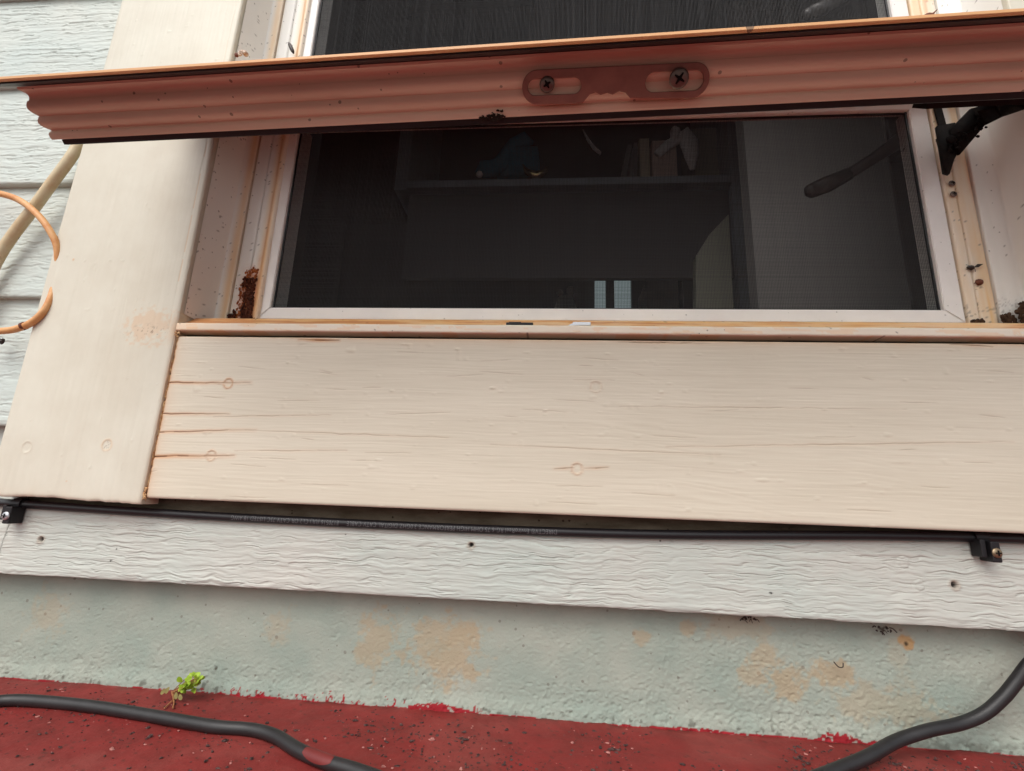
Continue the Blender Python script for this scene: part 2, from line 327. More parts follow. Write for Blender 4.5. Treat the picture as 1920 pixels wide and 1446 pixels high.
# red floor paint that was brushed up onto the foundation
h = .0008+.0012*fbm(X*50, X*0, 3, 61)
fr = lambda a, b: sstep(a-.02, a, X)*sstep(b+.02, b, X)
pa = lambda px: atY(px, 1330, .028).x
red = (Z < FLOOR+h).astype(float)
streak = fbm(X*520, Z*150, 2, 62)
red = np.maximum(red, ((streak > .50+.16*(Z-FLOOR)/.006) & (fbm(X*700, Z*700, 2, 64) > .46)) * (Z < FLOOR+.0030+.0075*fbm(X*60, X*0, 3, 63)) * fr(pa(380), pa(880)))
c = atY(850, 1328, .028); tt = (X-c.x)/.036
red = np.maximum(red, ((np.abs(tt) < 1) & (Z < FLOOR+.0068*np.clip(1-np.abs(tt+.35), 0, 1)**.7*(.8+.4*streak))).astype(float))
for px, hh, ww in ((1575, .0062, .020), (1660, .0042, .018), (1330, .0034, .012), (1290, .0026, .02)):
    c = atY(px, 1385, .028); tt = (X-c.x)/ww
    red = np.maximum(red, ((np.abs(tt) < 1) & (Z < FLOOR+hh*(1-tt*tt)*(.55+.9*streak))).astype(float))
red *= 1-.8*(vn(X*500, Z*500, 66) > .8)
gridsurf('render_coat', np.stack([X, Yf, Z], -1), {'stain': stain, 'dirt': dirt, 'third': red}, M['found'], fw_, back=.06)
q = MB(); q.box(-3, -.6, .032, .06, FLOOR-.2, -.07); q.box(.56, 3, .032, .06, FLOOR-.2, -.07); q.box(-3, 3, .0602, .20, FLOOR-.2, -.07)
q.build('concrete_base', M['found'], fw_)

# ------------------------------------------------------------------ lap siding
sw = thing('siding_wall', 'pale grey lap siding with raised wood grain around and below the cream window trim', 'wall', (0, .018, -.08))
def grain(X, Z, seed, amp=.00085, sx=22, sz=500):
    wz = Z*sz + 4.6*fbm(X*3.5, Z*9, 2, seed)+2.4*fbm(X*75, Z*70, 3, seed+5)
    a = vn(X*sx*1.7, wz, seed+1); b = vn(X*sx*4.5, wz*2.1, seed+2)
    rdg = 1-np.abs(2*a-1)
    crk = np.clip(rdg-.74, 0, 1)/.26
    c = fbm(X*160, Z*400, 3, seed+9); amp = amp*(.35+1.1*fbm(X*11, Z*38, 3, seed+13)); crk = crk*(fbm(X*30, Z*60, 2, seed+14) > .42)
    return amp*(.9*a+.5*b+.5*c)-amp*1.0*crk*(b > .45), crk*(b > .45)
def plank(k, x0, x1, seed, fine=True, mt='siding', zfun=None, edge_amp=.0006):
    zb = -.0815+EXPO*k; zt = zb+EXPO+.022
    if not fine:
        q = MB(); q.add([(x, y, z) for x in (x0, x1) for (y, z) in ((.0125, zb), (.0205, zb), (.0260, zt), (.0210, zt))], [(0, 1, 2, 3), (4, 7, 6, 5), (0, 4, 5, 1), (1, 5, 6, 2), (2, 6, 7, 3), (3, 7, 4, 0)])
        return q.build('siding_plank', M[mt], sw)
    nx = int((x1-x0)/.0011); nz = int((zt-zb)/.00075)
    X, T = np.meshgrid(np.linspace(x0, x1, nx), np.linspace(0, 1, nz), indexing='ij')
    e = edge_amp*(fbm(X*60, X*0+seed, 4, seed)-.5)*2
    zt_ = zt+X*0 if k else np.where((X < -.480) | (X > .55), zt, np.interp(X, CZX, CZZ)-.0004)
    Z = zb + e*(1-T) + T*(zt_-zb)
    g_, ck = grain(X, Z, seed)
    Y = (.0135+.0118*(Z-zb)/EXPO if k == 0 else .0125+.0082*T*(zt-zb)/(EXPO)) - g_ + .0012*np.exp(-(Z-zb)/.0012)
    dirt = np.zeros_like(X); st = np.zeros_like(X)
    holes = []
    if k == 0:
        holes = [(71, 1012, .0032), (882, 1023, .0030), (1795, 1098, .0034), (206, 1052, .0012), (214, 1030, .0012), (1447, 1113, .0016), (1240, 1015, .0009), (645, 1003, .0010)]
        for px, py, r in ((1703, 1056, .0045), (1731, 1099, .004)):
            c = atY(px, py, .012); d = np.hypot(X-c.x, Z-c.z); Y += .0006*np.exp(-((d-r)/.0006)**2); Y -= .0003*(d < r)
        c = atY(1712, 1138, .012); d = np.hypot((X-c.x)/1.3, Z-c.z); Y -= .0012*sstep(.012, .002, d)
    for px, py, r in holes:
        c = atY(px, py, .013); d = np.hypot(X-c.x, Z-c.z)+(vn(X*1500, Z*1500, 4)-.5)*.0010
        Y += .003*sstep(r*.8, r*.2, d)*(r > .002); Y -= .0006*np.exp(-((d-r)/.0008)**2)*(r > .002)
        dirt = np.maximum(dirt, sstep(r*.72, r*.35, d)); st = np.maximum(st, .35*sstep(r*1.6, r*.8, d)*(r > .002))
    return gridsurf('siding_plank', np.stack([X, Y, Z], -1), {'stain': st, 'dirt': dirt}, M[mt], sw, back=.0295)
CZX = [-.72, -.54, -.455, -.36, -.247, -.13, -.031, .06, .13, .20, .267, .345, .45, .62]
CZZ = [-.0200, -.0215, -.0236, -.0256, -.0270, -.0276, -.0274, -.0262, -.0242, -.0214, -.0190, -.0176, -.0180, -.0200]
plank(0, -.70, .60, 3, edge_amp=.0009)
q = MB(); q.box(-.70, .60, .0262, .0294, -.034, .02); q.build('trim_shade_strip', mat('flecked_shade_brown', lin((128, 116, 100)), .9, .1, col2=lin((92, 80, 66)), vscale=90, stretch=(.3, 1, 1), bump=.8, bscale=500, specks=.9, speck_scale=200), sw)  # dark flecked strip added to stand for the shade under the trim board
for k in range(1, 6): plank(k, -.95, TL_I-.012, 10+7*k, mt='siding_blue')
for k in range(0, 14):
    if k == 0: plank(0, -3, -.701, 0, False); plank(0, .601, 3, 0, False); continue
    if k < 6: plank(k, -3, -.951, 0, False, 'siding_blue'); plank(k, OPR+.012, 3, 0, False); continue
    if k in (6, ): plank(k, -3, TL_I-.012, 0, False, 'siding_blue'); plank(k, OPR+.012, 3, 0, False); continue
    plank(k, -3, 3, 0, False, 'siding_blue')
q = MB(); q.box(-3, -.36, .0300, .045, -.078, 1.8); q.box(.43, 3, .0300, .045, -.078, 1.8); q.box(-.36, .43, .0300, .045, -.078, .10); q.box(-.36, .43, .0300, .045, .83, 1.8)
q.build('sheathing', M['groove'], sw)

# ------------------------------------------------------------------ window trim (casing) boards
tr = thing('window_trim', 'cream painted flat trim boards framing the window with cracked joints and nail plugs', 'window trim', (0, .017, TR_B))
def ringrelief(X, Z, px, py, r, Yp, seed=0):
    c = atY(px, py, 0); d = np.hypot(X-c.x, (Z-c.z)*.95)+(vn(X*700, Z*700, 7+seed)-.5)*.0006
    rim = np.exp(-((d-r)/.00045)**2)
    return d, rim
# bottom board
nx, nz = 620, 330
Xn, Zn = np.meshgrid(np.linspace(0, 1, nx), np.linspace(TR_B, TR_T, nz), indexing='ij')
xl = TL_I+.0012+(fbm(Zn*300, Zn*0, 3, 71)-.5)*.0012
X = xl+(.5565-xl)*Xn**1.12; Z = Zn+(Xn*0)
gw = vn(X*9, Z*430+3.2*fbm(X*6, Z*18, 3, 72), 73); gw2 = vn(X*30, Z*900+2*fbm(X*20, Z*40, 2, 74), 75)
arch = np.exp(-((X-.13)/.16)**2)*np.exp(-((Z-.03)/.06)**2)
Y = -.00006*gw-.00009*gw2-.00006*fbm(X*60, Z*1400, 2, 78)-.00030*arch*np.abs(vn(X*16, Z*260+14*fbm(X*5+3, Z*9, 2, 79), 80)-.5) - .0006*np.clip(fbm(X*160, Z*160, 2, 81)-.80, 0, 1)*4
stain = np.zeros_like(X); dirt = np.zeros_like(X)
def crack(x0, y0, x1, y1, w_, dep, st, seed, fade=True):
    global Y, stain, dirt
    a = atY(x0, y0, 0); b = atY(x1, y1, 0)
    d, t = segd(X, Z, (a.x, a.z), (b.x, b.z), .0011, seed)
    f = (1-.75*t) if fade else (1-.5*np.abs(2*t-1))
    br = .55+.45*(vn(X*120, X*0, seed+2) > .25)
    Y = Y+dep*np.exp(-(d/w_)**2)*f*br
    stain = np.maximum(stain, st*np.exp(-(d/(w_*3.4))**2)*f)
    dirt = np.maximum(dirt, min(1, st*1.3+.25)*np.exp(-(d/(w_*.9))**2)*f*br)
crack(311, 718, 470, 718, .00050, .0006, .75, 90); crack(281, 856, 438, 855, .00065, .0008, .85, 91)
crack(298, 776, 430, 777, .00050, .0006, .6, 92); crack(290, 811, 480, 806, .00050, .0005, .6, 93)
crack(400, 782, 620, 778, .00032, .00028, 0.13, 94, False); crack(440, 846, 650, 845, .00032, .00028, 0.15, 95, False); crack(480, 808, 840, 821, .00032, .00028, 0.12, 96, False)
crack(1160, 762, 1700, 768, .00032, .00028, 0.06, 97, False); crack(920, 834, 1350, 853, .00032, .00028, 0.09, 98, False); crack(1250, 838, 1900, 829, .00032, .00028, 0.13, 99, False)
crack(1040, 879, 1075, 879, .0004, .0004, .3, 100, False); crack(1095, 879, 1140, 877, .0004, .0004, .3, 101, False)
crack(560, 637, 636, 639, .0006, .0008, .9, 102, False); crack(1160, 642, 1330, 644, .0005, .0006, .4, 103, False); crack(1780, 645, 1860, 650, .0005, .0006, .5, 104, False)
crack(278, 884, 294, 883, .0004, .0005, .4, 105)
for i in range(46):
    px = random.uniform(340, 1880); py = random.uniform(660, 960); L_ = random.uniform(20, 90)
    crack(px, py, px+L_, py+random.uniform(-3, 6), .00032, random.uniform(.00015, .0003), .04, 120+i, False)
for px, py, r, s_ in ((428, 719, .0040, .55), (396, 854, .0040, .35), (1117, 725, .0044, .10), (1082, 879, .0042, .30)):
    d, rim = ringrelief(X, Z, px, py, r, Y); Y = Y-.00045*rim+.0003*(d < r)
    stain = np.maximum(stain, s_*np.exp(-((d-r)/.0011)**2)); dirt = np.maximum(dirt, .45*s_*np.exp(-((d-r)/.0004)**2))
for px, py in ((857, 655), (923, 728), (1022, 770), (735, 733), (1190, 640), (1290, 955), (540, 680), (1620, 905), (1240, 736)):
    c = atY(px, py, 0); d = np.hypot(X-c.x, Z-c.z); Y = Y-.0008*np.exp(-(d/.0009)**2)
ed = X-xl
stain = np.maximum(stain, .95*np.exp(-ed/.0026)*(.6+.5*fbm(Z*120, Z*0, 3, 110))); stain = np.maximum(stain, .35*np.exp(-ed/.006))
dirt = np.maximum(dirt, .55*np.exp(-ed/.0006))
stain = np.maximum(stain, .45*np.exp(-(TR_T-Z)/.0030)*(.3+fbm(X*40, Z*0, 3, 111)))
Y = Y+.0016*np.exp(-ed/.0009)+.0014*np.exp(-(Z-TR_B)/.0008)+.0010*np.exp(-(TR_T-Z)/.0007)
o = gridsurf('trim_board', np.stack([X, Y, Z], -1), {'stain': stain, 'dirt': dirt}, M['trim'], tr, back=.0169); o['label'] = 'horizontal board under the window'
# left board
nx, nz = 190, 900
U, Zr = np.meshgrid(np.linspace(0, 1, nx), np.linspace(0, 1, nz), indexing='ij')
zlow = TR_B-.0052-.0016*(fbm(U*9, U*0, 4, 131)-.5)*2 + .002*sstep(.97, .4, U)
Z = zlow+(Z_TOP-zlow)*Zr**1.0
X = TL_O+(TL_I-TL_O)*U + (fbm(Z*150, Z*0, 3, 132)-.5)*.0006*(U > .98)
Y = -.0020-.00014*vn(X*230, Z*7, 133)-.00010*vn(X*640, Z*26, 134)-.00035*np.clip(fbm(X*240, Z*200, 2, 135)-.82, 0, 1)*6-.0009*fbm(X*14, Z*5, 2, 136)-.00022*np.abs(fbm(X*120, Z*14, 3, 137)-.5)*2
Y += .0014*np.exp(-(TL_I-X)/.0010)+.0012*np.exp(-(X-TL_O)/.0008)+.0012*np.exp(-(Z-zlow)/.0010)
stain = np.zeros_like(X); dirt = np.zeros_like(X)
# paint seam close to the inner edge, above the sill
e_ = TL_I-.0062-.0008*(vn(Z*40, Z*0, 140)); sm = np.exp(-((X-e_)/.00045)**2)*(Z > TR_T+.004)
stain = np.maximum(stain, .55*sm*(vn(Z*90, Z*0, 141) > .35)*sstep(.62, .2, Z)); Y += .0003*sm
stain = np.maximum(stain, .30*np.exp(-(TL_I-X)/.0012)*(Z < TR_T+.002)*(.4+vn(Z*60, Z*0, 142)))
c = atY(285, 612, 0); d = np.hypot((X-c.x)/.026, (Z-c.z)/.020); stain = np.maximum(stain, .34*sstep(.62, .3, d*.6+(fbm(X*260, Z*320, 4, 143)-.5)*.9))
dirt = np.maximum(dirt, .55*(fbm(X*700, Z*700, 2, 144) > .72)*np.exp(-(((X-c.x)/.018)**2+((Z-c.z+.006)/.006)**2)))
stain = np.maximum(stain, .5*np.exp(-(((X-TL_I)/.006)**2+((Z-TR_T-.006)/.012)**2)))
for px, py, r, s_, dd in ((56, 839, .0046, .05, 0), (205, 835, .0044, .30, .4)):
    d, rim = ringrelief(X, Z, px, py, r, Y, 3); Y = Y-.0004*rim+.00025*(d < r)
    stain = np.maximum(stain, s_*np.exp(-((d-r)/.0010)**2)); dirt = np.maximum(dirt, dd*((vn(X*1300, Z*1300, 8) > .6) & (d < r*.7)))
for px, py, r in ((142, 489, .0016), (258, 583, .0010), (285, 870, .0008), (130, 903, .0008)):
    c = atY(px, py, 0); d = np.hypot(X-c.x, Z-c.z); stain = np.maximum(stain, .6*sstep(r, r*.4, d)); Y -= .0004*sstep(r, 0, d)
stain = np.maximum(stain, .25*np.exp(-(Z-zlow)/.004)*(fbm(X*90, Z*30, 3, 145)))
o = gridsurf('trim_board', np.stack([X, Y, Z], -1), {'stain': stain, 'dirt': dirt}, M['trim_v'], tr, back=.0169); o['label'] = 'upright board left of the window'
q = MB(); q.box(OPR, OPR+.1435, -.002, .0169, TR_T+.0008, Z_TOP, .0012); o = q.build('trim_board', M['trim_v'], tr); o['label'] = 'upright board right of the window'
q = MB(); q.box(TL_O, OPR+.1435, -.001, .0169, Z_TOP+.001, Z_TOP+.14, .0012); o = q.build('trim_board', M['trim'], tr); o['label'] = 'head board above the window'
# caulk in the joints between the boards
q = MB()
for i in range(70):
    z = TR_B+.0015+(TR_T-TR_B)*random.random(); q.ball((TL_I+.0005+random.uniform(-.0002, .0002), .0016+random.uniform(0, .0010), z), .0012*random.uniform(.5, 1.1), .8, 1, random.uniform(1.5, 5), 6, 4, .2)
for i in range(16):
    q.ball((TL_I+random.uniform(-.003, .004), -.0014+random.uniform(0, .0015), TR_T+random.uniform(-.001, .009)), .0010*random.uniform(.5, 1.2), 1.2, .7, 1, 6, 4, .3)
tag(q.build('caulk_bead', M['caulk'], tr), kind='stuff')
q = MB()
for i in range(12): q.ball((TL_I+random.uniform(-.0015, .002), -.0005, TR_B-.002+random.uniform(0, .012)), .0011*random.uniform(.5, 1.2), 1, .8, 1.2, 6, 4, .35)
tag(q.build('caulk_crumbs', M['caulk'], tr), kind='stuff')

# ------------------------------------------------------------------ window units
def jamb(side, z0, z1, parent, lower):
    # plan profile as (half width from CX, depth y)
    A = [(.3736, .003), (.3735, .012), (.3732, .030), (.3725, .0395), (.3718, .0400), (.3690, .0410), (.3640, .0425), (.3622, .0430), (.3618, .0490), (.3604, .0490), (.3600, .0440), (.3590, .0436),
         (.3470, .0440), (.3462, .0468), (.3452, .0440), (.3345, .0440), (.3335, .0425), (.3300, .0425), (.3288, .0440), (.3286, .060)]
    if side > 0: A = [(h+(.008 if i < 4 else (.006 if i < 7 else 0)), y) for i, (h, y) in enumerate(A)]; A = [(h, y) for h, y in A if h > .3365]+[(.3372, .0445), (.3370, .060)]
    hs = []; 
    for i in range(len(A)-1):
        n = 6 if abs(A[i][0]-A[i+1][0])+abs(A[i][1]-A[i+1][1]) > .004 else 2
        for k in range(n): t = k/n; hs.append((A[i][0]*(1-t)+A[i+1][0]*t, A[i][1]*(1-t)+A[i+1][1]*t))
    hs.append(A[-1]); hs = np.array(hs)
    nz = int((z1-z0)/.0015); zs = np.linspace(z0, z1, nz)
    H, Z = np.meshgrid(hs[:, 0], zs, indexing='ij'); Yy = np.meshgrid(hs[:, 1], zs, indexing='ij')[0]
    X = CX+side*H
    ar = np.concatenate([[0], np.cumsum(np.hypot(np.diff(hs[:, 0]), np.diff(hs[:, 1])))]); AR = np.meshgrid(ar, zs, indexing='ij')[0]
    n1 = fbm(H*200, Z*14, 3, 150+side); n2 = fbm(AR*500, Z*160, 3, 152)
    st = np.zeros_like(X); di = np.zeros_like(X); th = np.zeros_like(X)
    if side < 0:
        st = .85*np.exp(-((H-.3650)/.0040)**2)*(.6+.6*n1)                       # yellowed lip
        st = np.maximum(st, np.exp(-((H-.3335)/.0050)**2)*(.6+.6*n1))
        th = .55*np.exp(-((H-.3340)/.0016)**2)*sstep(.35, .6, n1+.15)
        if lower:
            z0_ = .1585; b = np.exp(-((H-.3420)/.0095)**2)*sstep(.226, .205, Z+(n2-.5)*.03)
            th = np.maximum(th, b*sstep(.30, .50, n2+.10)); di = np.maximum(di, .95*np.exp(-((H-.3425)/.0062)**2)*sstep(.219, .205, Z)*sstep(.40, .50, fbm(X*700, Z*420, 3, 155)+.08))
            st = np.maximum(st, .35*np.exp(-(Z-z0_)/.02)*(.3+n1)*(H < .368)); th = np.maximum(th, .85*np.exp(-((H-.3370)/.0042)**2)*sstep(.245, .19, Z+(n2-.5)*.03))
            st = np.maximum(st, .5*np.exp(-((H-.3745)/.0006)**2)*sstep(.21, .16, Z)); th = np.maximum(th, .3*np.exp(-((H-.3744)/.0006)**2)*sstep(.20, .16, Z))
    else:
        st = .75*(.3+n1)*(H < .362)*sstep(.30, .60, fbm(AR*90, Z*18, 3, 181)+.12); st = np.maximum(st, .95*np.exp(-((H-.3555)/.0042)**2)*(.3+n1)*sstep(.42, .33, Z))
        if lower:
            st = np.maximum(st, .75*sstep(.20, .15, Z)*(H < .362)); th = .55*np.exp(-((H-.3605)/.0022)**2)*sstep(.31, .27, np.abs(Z-.31)+.27)*sstep(.35, .6, n1)
            di = np.maximum(di, .6*(fbm(AR*900, Z*700, 2, 157) > .70)*sstep(.20, .16, Z))
        else: th = .5*np.exp(-((H-.3530)/.003)**2)*(n1 > .4)
    di = np.maximum(di, .85*(np.abs(H-.3462) < .0004)*(side < 0)); di = np.maximum(di, .8*((H < .3619) & (H > .3603) & (Yy > .046)))
    di = np.maximum(di, .6*(fbm(AR*620, Z*560, 2, 158) > .86))
    P = np.stack([X, Yy, Z], -1)
    if side > 0: P = P[::-1]; st, di, th = st[::-1], di[::-1], th[::-1]
    return gridsurf('jamb_track', P, {'stain': st, 'dirt': di, 'third': th}, M['vinyl'], parent, smooth=False)

def wires(name, x0, x1, z0, z1, y, parent):
    V = []; F = []; q = MB(); p = .00141; r = .00015
    def bar(a, b, horizontal):
        n = len(V); d = r*random.uniform(.82, 1.28)
        for (x, z) in (a, b):
            if horizontal: V.extend([(x, y-d*.7, z), (x, y, z+d), (x, y+d*.7, z), (x, y, z-d)])
            else: V.extend([(x, y-d*.7, z), (x+d, y, z), (x, y+d*.7, z), (x-d, y, z)])
        for k in range(4): F.append((n+k, n+(k+1) % 4, n+4+(k+1) % 4, n+4+k))
    x = x0
    while x < x1: bar((x, z0), (x+random.gauss(0, .00008), z1), False); x += p*(1+.10*math.sin(x*310)*math.sin(x*47))+random.gauss(0, .00004)
    z = z0
    while z < z1: bar((x0, z), (x1, z+random.gauss(0, .00008)), True); z += p*1.02*(1+.06*math.sin(z*410))+random.gauss(0, .00008)
    return tag(mesh(name, V, F, M['wire'], parent), kind='stuff')

def window(label, z0, z1, zs, lower):
    w_ = thing('awning_window', label, 'window', (CX, .05, z0), 'awning window units')
    jamb(-1, zs, z1+.012, w_, lower); jamb(1, zs, z1+.012, w_, lower)
    # insect screen: mesh opening from zb to zt
    zb, zt = z0+.0125, z1-.006
    xl, xr = CX-.3195, CX+.3190
    fr = .0165; ol, orr, ob, ot = xl-.012, xr+fr, zb-.0125, zt+.0125
    def bar4(P, name):
        V = [(x, y, z) for y in (.0462, .0560) for x, z in P]; c = Vector((sum(p[0] for p in P)/4, .05, sum(p[1] for p in P)/4))
        bm = bmesh.new(); vs = [bm.verts.new(v) for v in V]
        for f in ((3, 2, 1, 0), (4, 5, 6, 7), (0, 1, 5, 4), (1, 2, 6, 5), (2, 3, 7, 6), (3, 0, 4, 7)): bm.faces.new([vs[i] for i in f])
        bmesh.ops.bevel(bm, geom=bm.edges[:], offset=.0007, segments=2, affect='EDGES'); bm.verts.index_update()
        o = mesh(name, [v.co[:] for v in bm.verts], [[v.index for v in f.verts] for f in bm.faces], M['screenframe'], w_); bm.free(); return o
    g_ = .00015
    bar4([(ol+g_, ob), (orr-g_, ob), (xr-g_, zb), (xl+g_, zb)], 'screen_rail'); bar4([(xl+g_, zt), (xr-g_, zt), (orr-g_, ot), (ol+g_, ot)], 'screen_rail')
    bar4([(ol, ob+g_), (xl, zb+g_), (xl, zt-g_), (ol, ot-g_)], 'screen_stile'); bar4([(xr, zb+g_), (orr, ob+g_), (orr, ot-g_), (xr, zt-g_)], 'screen_stile')
    q = MB()
    q.tube([(xl+.0012, .0505, zb), (xl+.0012, .0505, zt)], .0011, 8); q.tube([(xr-.0012, .0505, zb), (xr-.0012, .0505, zt)], .0011, 8)
    q.tube([(xl, .0505, zb+.0010), (xr, .0505, zb+.0010)], .0011, 8); q.tube([(xl, .0505, zt-.0012), (xr, .0505, zt-.0012)], .0011, 8)
    q.build('spline_cord', M['black'], w_)
    wires('insect_mesh', xl, xr, zb, zt, .0515, w_)
    # inner frame liner behind the screen
    q = MB(); q.box(ol-.004, xl-.002, .057, .078, ob-.004, ot+.002); q.build('inner_liner', M['vinyl'], w_)
    q = MB(); q.box(xr+.010, orr+.006, .057, .078, ob-.004, ot+.002); q.build('inner_liner', M['vinyl'], w_)
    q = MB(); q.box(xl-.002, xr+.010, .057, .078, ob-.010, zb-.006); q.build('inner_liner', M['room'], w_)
    # lever handle on the right inner frame
    A = [atY(px, py + (0 if lower else -325), .082) for px, py in ((1522, 358), (1560, 342), (1592, 326), (1640, 296), (1690, 262), (1722, 236))]
    if not lower:
        B = [atY(px, py, .082) for px, py in ((1517, 26), (1552, 8))]; dx = B[0]-A[0]; A = [a+dx for a in A]
    q = MB(); q.tube(A, [.0065, .0072, .0060, .0062, .0085, .0100], 12, .6); hd = q.build('lock_handle', M['handle'], w_, True, origin=A[-1])
    q = MB(); q.tube([A[0], A[0]*.3+A[1]*.7, A[2]], [.0080, .0090, .0068], 14, .7); q.ball(A[0], .0080, 1, .7, 1); q.build('grip', M['handle'], hd, True)
    q = MB(); q.box(A[-1].x-.008, orr-.004, .074, .094, A[-1].z-.035, A[-1].z+.02, .003); q.build('lock_case', M['handle'], hd)
    return w_
wl_ = window('lower awning window with black insect screen above the cream sill board, lock lever inside', .165, .3975, .1530, True)
wu_ = window('upper awning window cut by the top of the picture, mostly hidden behind the open sash', .425, .7600, .412, False)
# mullion between the two units
q = MB(); q.box(CX-.372, CX+.380, .012, .060, .4135, .4245, .0008); q.build('mullion', M['vinyl'], wl_)
q = MB(); q.box(CX-.372, CX+.380, .012, .060, .775, Z_TOP, .0008); q.build('head_frame', M['vinyl'], wu_)

# sill of the lower unit: three stepped faces
def sillface(prof, mt, name, stf, x0=-.3433, x1=.4120):
    nx = 560; xs = np.linspace(x0, x1, nx); P = []
    pr = []
    for i in range(len(prof)-1):
        for k in range(5): t = k/5; pr.append((prof[i][0]*(1-t)+prof[i+1][0]*t, prof[i][1]*(1-t)+prof[i+1][1]*t))
    pr.append(prof[-1]); pr = np.array(pr)
    Xs, Yy = np.meshgrid(xs, pr[:, 0], indexing='ij'); Zz = np.meshgrid(xs, pr[:, 1], indexing='ij')[1]
    wob = (fbm(Xs*30, Xs*0, 3, 171)-.5)*.0006
    st, di, th = stf(Xs, Zz)
    return gridsurf(name, np.stack([Xs, Yy+wob*.5, Zz+wob], -1), {'stain': st, 'dirt': di, 'third': th}, mt, wl_, smooth=False)
def sf1(X, Z):
    n = fbm(X*55, Z*400, 4, 172); lf = sstep(.0, -.34, X)
    st = np.clip(.85+.6*(n-.4)+.3*lf, 0, 1)*sstep(.1425, .1455, Z); st = np.maximum(st, (.12+.3*(n > .62)+.35*lf*np.exp(-(X+.341)/.06)))
    th = .7*sstep(.50, .66, fbm(X*26, Z*500, 4, 173)+.25*np.exp(-(X+.343)/.10))*(Z > .1435)
    di = .7*(fbm(X*260, Z*900, 3, 174) > .84)
    return st, di, th
sillface([(.060, .1615), (.0440, .1612), (.0300, .1592), (.0180, .1545), (.0100, .1482), (.0040, .1440), (.0012, .1432), (-.0012, .1428), (-.0020, .1420), (-.0022, .1360), (-.0016, .1354), (.014, .1354), (.0165, .1354)], M['vinyl2'], 'sill', sf1)
q = MB(); q.box(-.3433, .412, .0120, .0165, .1300, .1356); q.build('gap_shade_strip', M['groove'], wl_)  # near-black strip: shade of the gap below the sill, put in as colour
q = MB(); a = atY(950, 606, .010); b = atY(1000, 612, .010); q.box(a.x, b.x, .0050, .0125, b.z-.0006, b.z+.0018, .0004); q.box(a.x+.002, a.x+.013, .008, .0150, b.z+.0014, b.z+.0034, .0004)
o = q.build('weep_cover', M['black'], wl_); o['label'] = 'black weep cover'
q = MB(); a = atY(1067, 606, .010); b = atY(1107, 612, .010); q.box(a.x+.003, b.x, .0055, .0125, b.z-.0008, b.z+.0024, .0004); q.prism([(a.x-.001, .0052, b.z-.001), (a.x+.006, .0052, b.z+.0026), (a.x+.004, .0052, b.z-.001)], (0, .004, 0))
o = q.build('weep_cover', M['silver'], wl_); o['label'] = 'bent silver weep cover'
# crusts of rust and dirt
def crust(name, spots, mt, parent, n, r, seed, seeds=1):
    q = MB(); random.seed(seed)
    for (x0, x1, z0, z1, y) in spots:
        for i in range(n):
            z = random.uniform(z0, z1); x = random.uniform(x0, x1)+.022*(z-.16)*0
            q.ball((x, y+random.uniform(-.0006, .0008), z), r*random.uniform(.35, 1.1), random.uniform(.6, 1.4), .7, random.uniform(.7, 1.6), 6, 4, .45)
    return tag(q.build(name, mt, parent), kind='stuff')
XL = lambda h: CX-h
crust('rust_crust', [(XL(.3475), XL(.3365), .1560, .2020, .0433)], M['rust'], wl_, 300, .0017, 21)
crust('rust_crust', [(XL(.3510), XL(.3370), .1990, .2080, .0430)], M['rust'], wl_, 60, .0016, 22)
crust('rust_crust', [(XL(.3510), XL(.3375), .2070, .2200, .0437)], M['rustlight'], wl_, 60, .0013, 23)
crust('rust_crust', [(XL(.3535), XL(.3470), .1600, .2030, .0437)], M['rustlight'], wl_, 120, .0013, 26)
crust('rust_crust', [(XL(.3600), XL(.3515), .1555, .1680, .0420)], M['rust'], wl_, 80, .0015, 24)
crust('rust_crust', [(XL(.3560), XL(.3535), .1680, .1730, .0430)], M['rust'], wl_, 10, .0012, 27)
crust('rust_crust', [(XL(.3340), XL(.3240), .1570, .1620, .0395)], M['rust'], wl_, 44, .0012, 25)
XR = lambda h: CX+h
crust('dirt_crust', [(XR(.3375), XR(.3470), .1565, .1665, .0425), (XR(.3460), XR(.3600), .1560, .1610, .0420), (XR(.3600), XR(.3700), .1560, .1690, .0395), (XR(.3640), XR(.3665), .1660, .1700, .0400), (XR(.3705), XR(.3800), .1560, .1740, .0360), (XR(.3745), XR(.3785), .1730, .1810, .0370)], M['mud'], wl_, 90, .0016, 31)
# screws on the right track
for px, py in ((1785, 344), (1788, 364)):
    c = atY(px, py, .0425); q = MB(); q.ball(c, .0030, 1, .45, 1, 14, 7); s_ = q.build('track_screw', M['screw'], wl_, True, origin=c)
    q = MB(); q.box(c.x-.0016, c.x+.0016, c.y-.0016, c.y-.0008, c.z-.0003, c.z+.0003); q.box(c.x-.0003, c.x+.0003, c.y-.0016, c.y-.0008, c.z-.0016, c.z+.0016); q.build('cross_slot', M['hole'], s_)

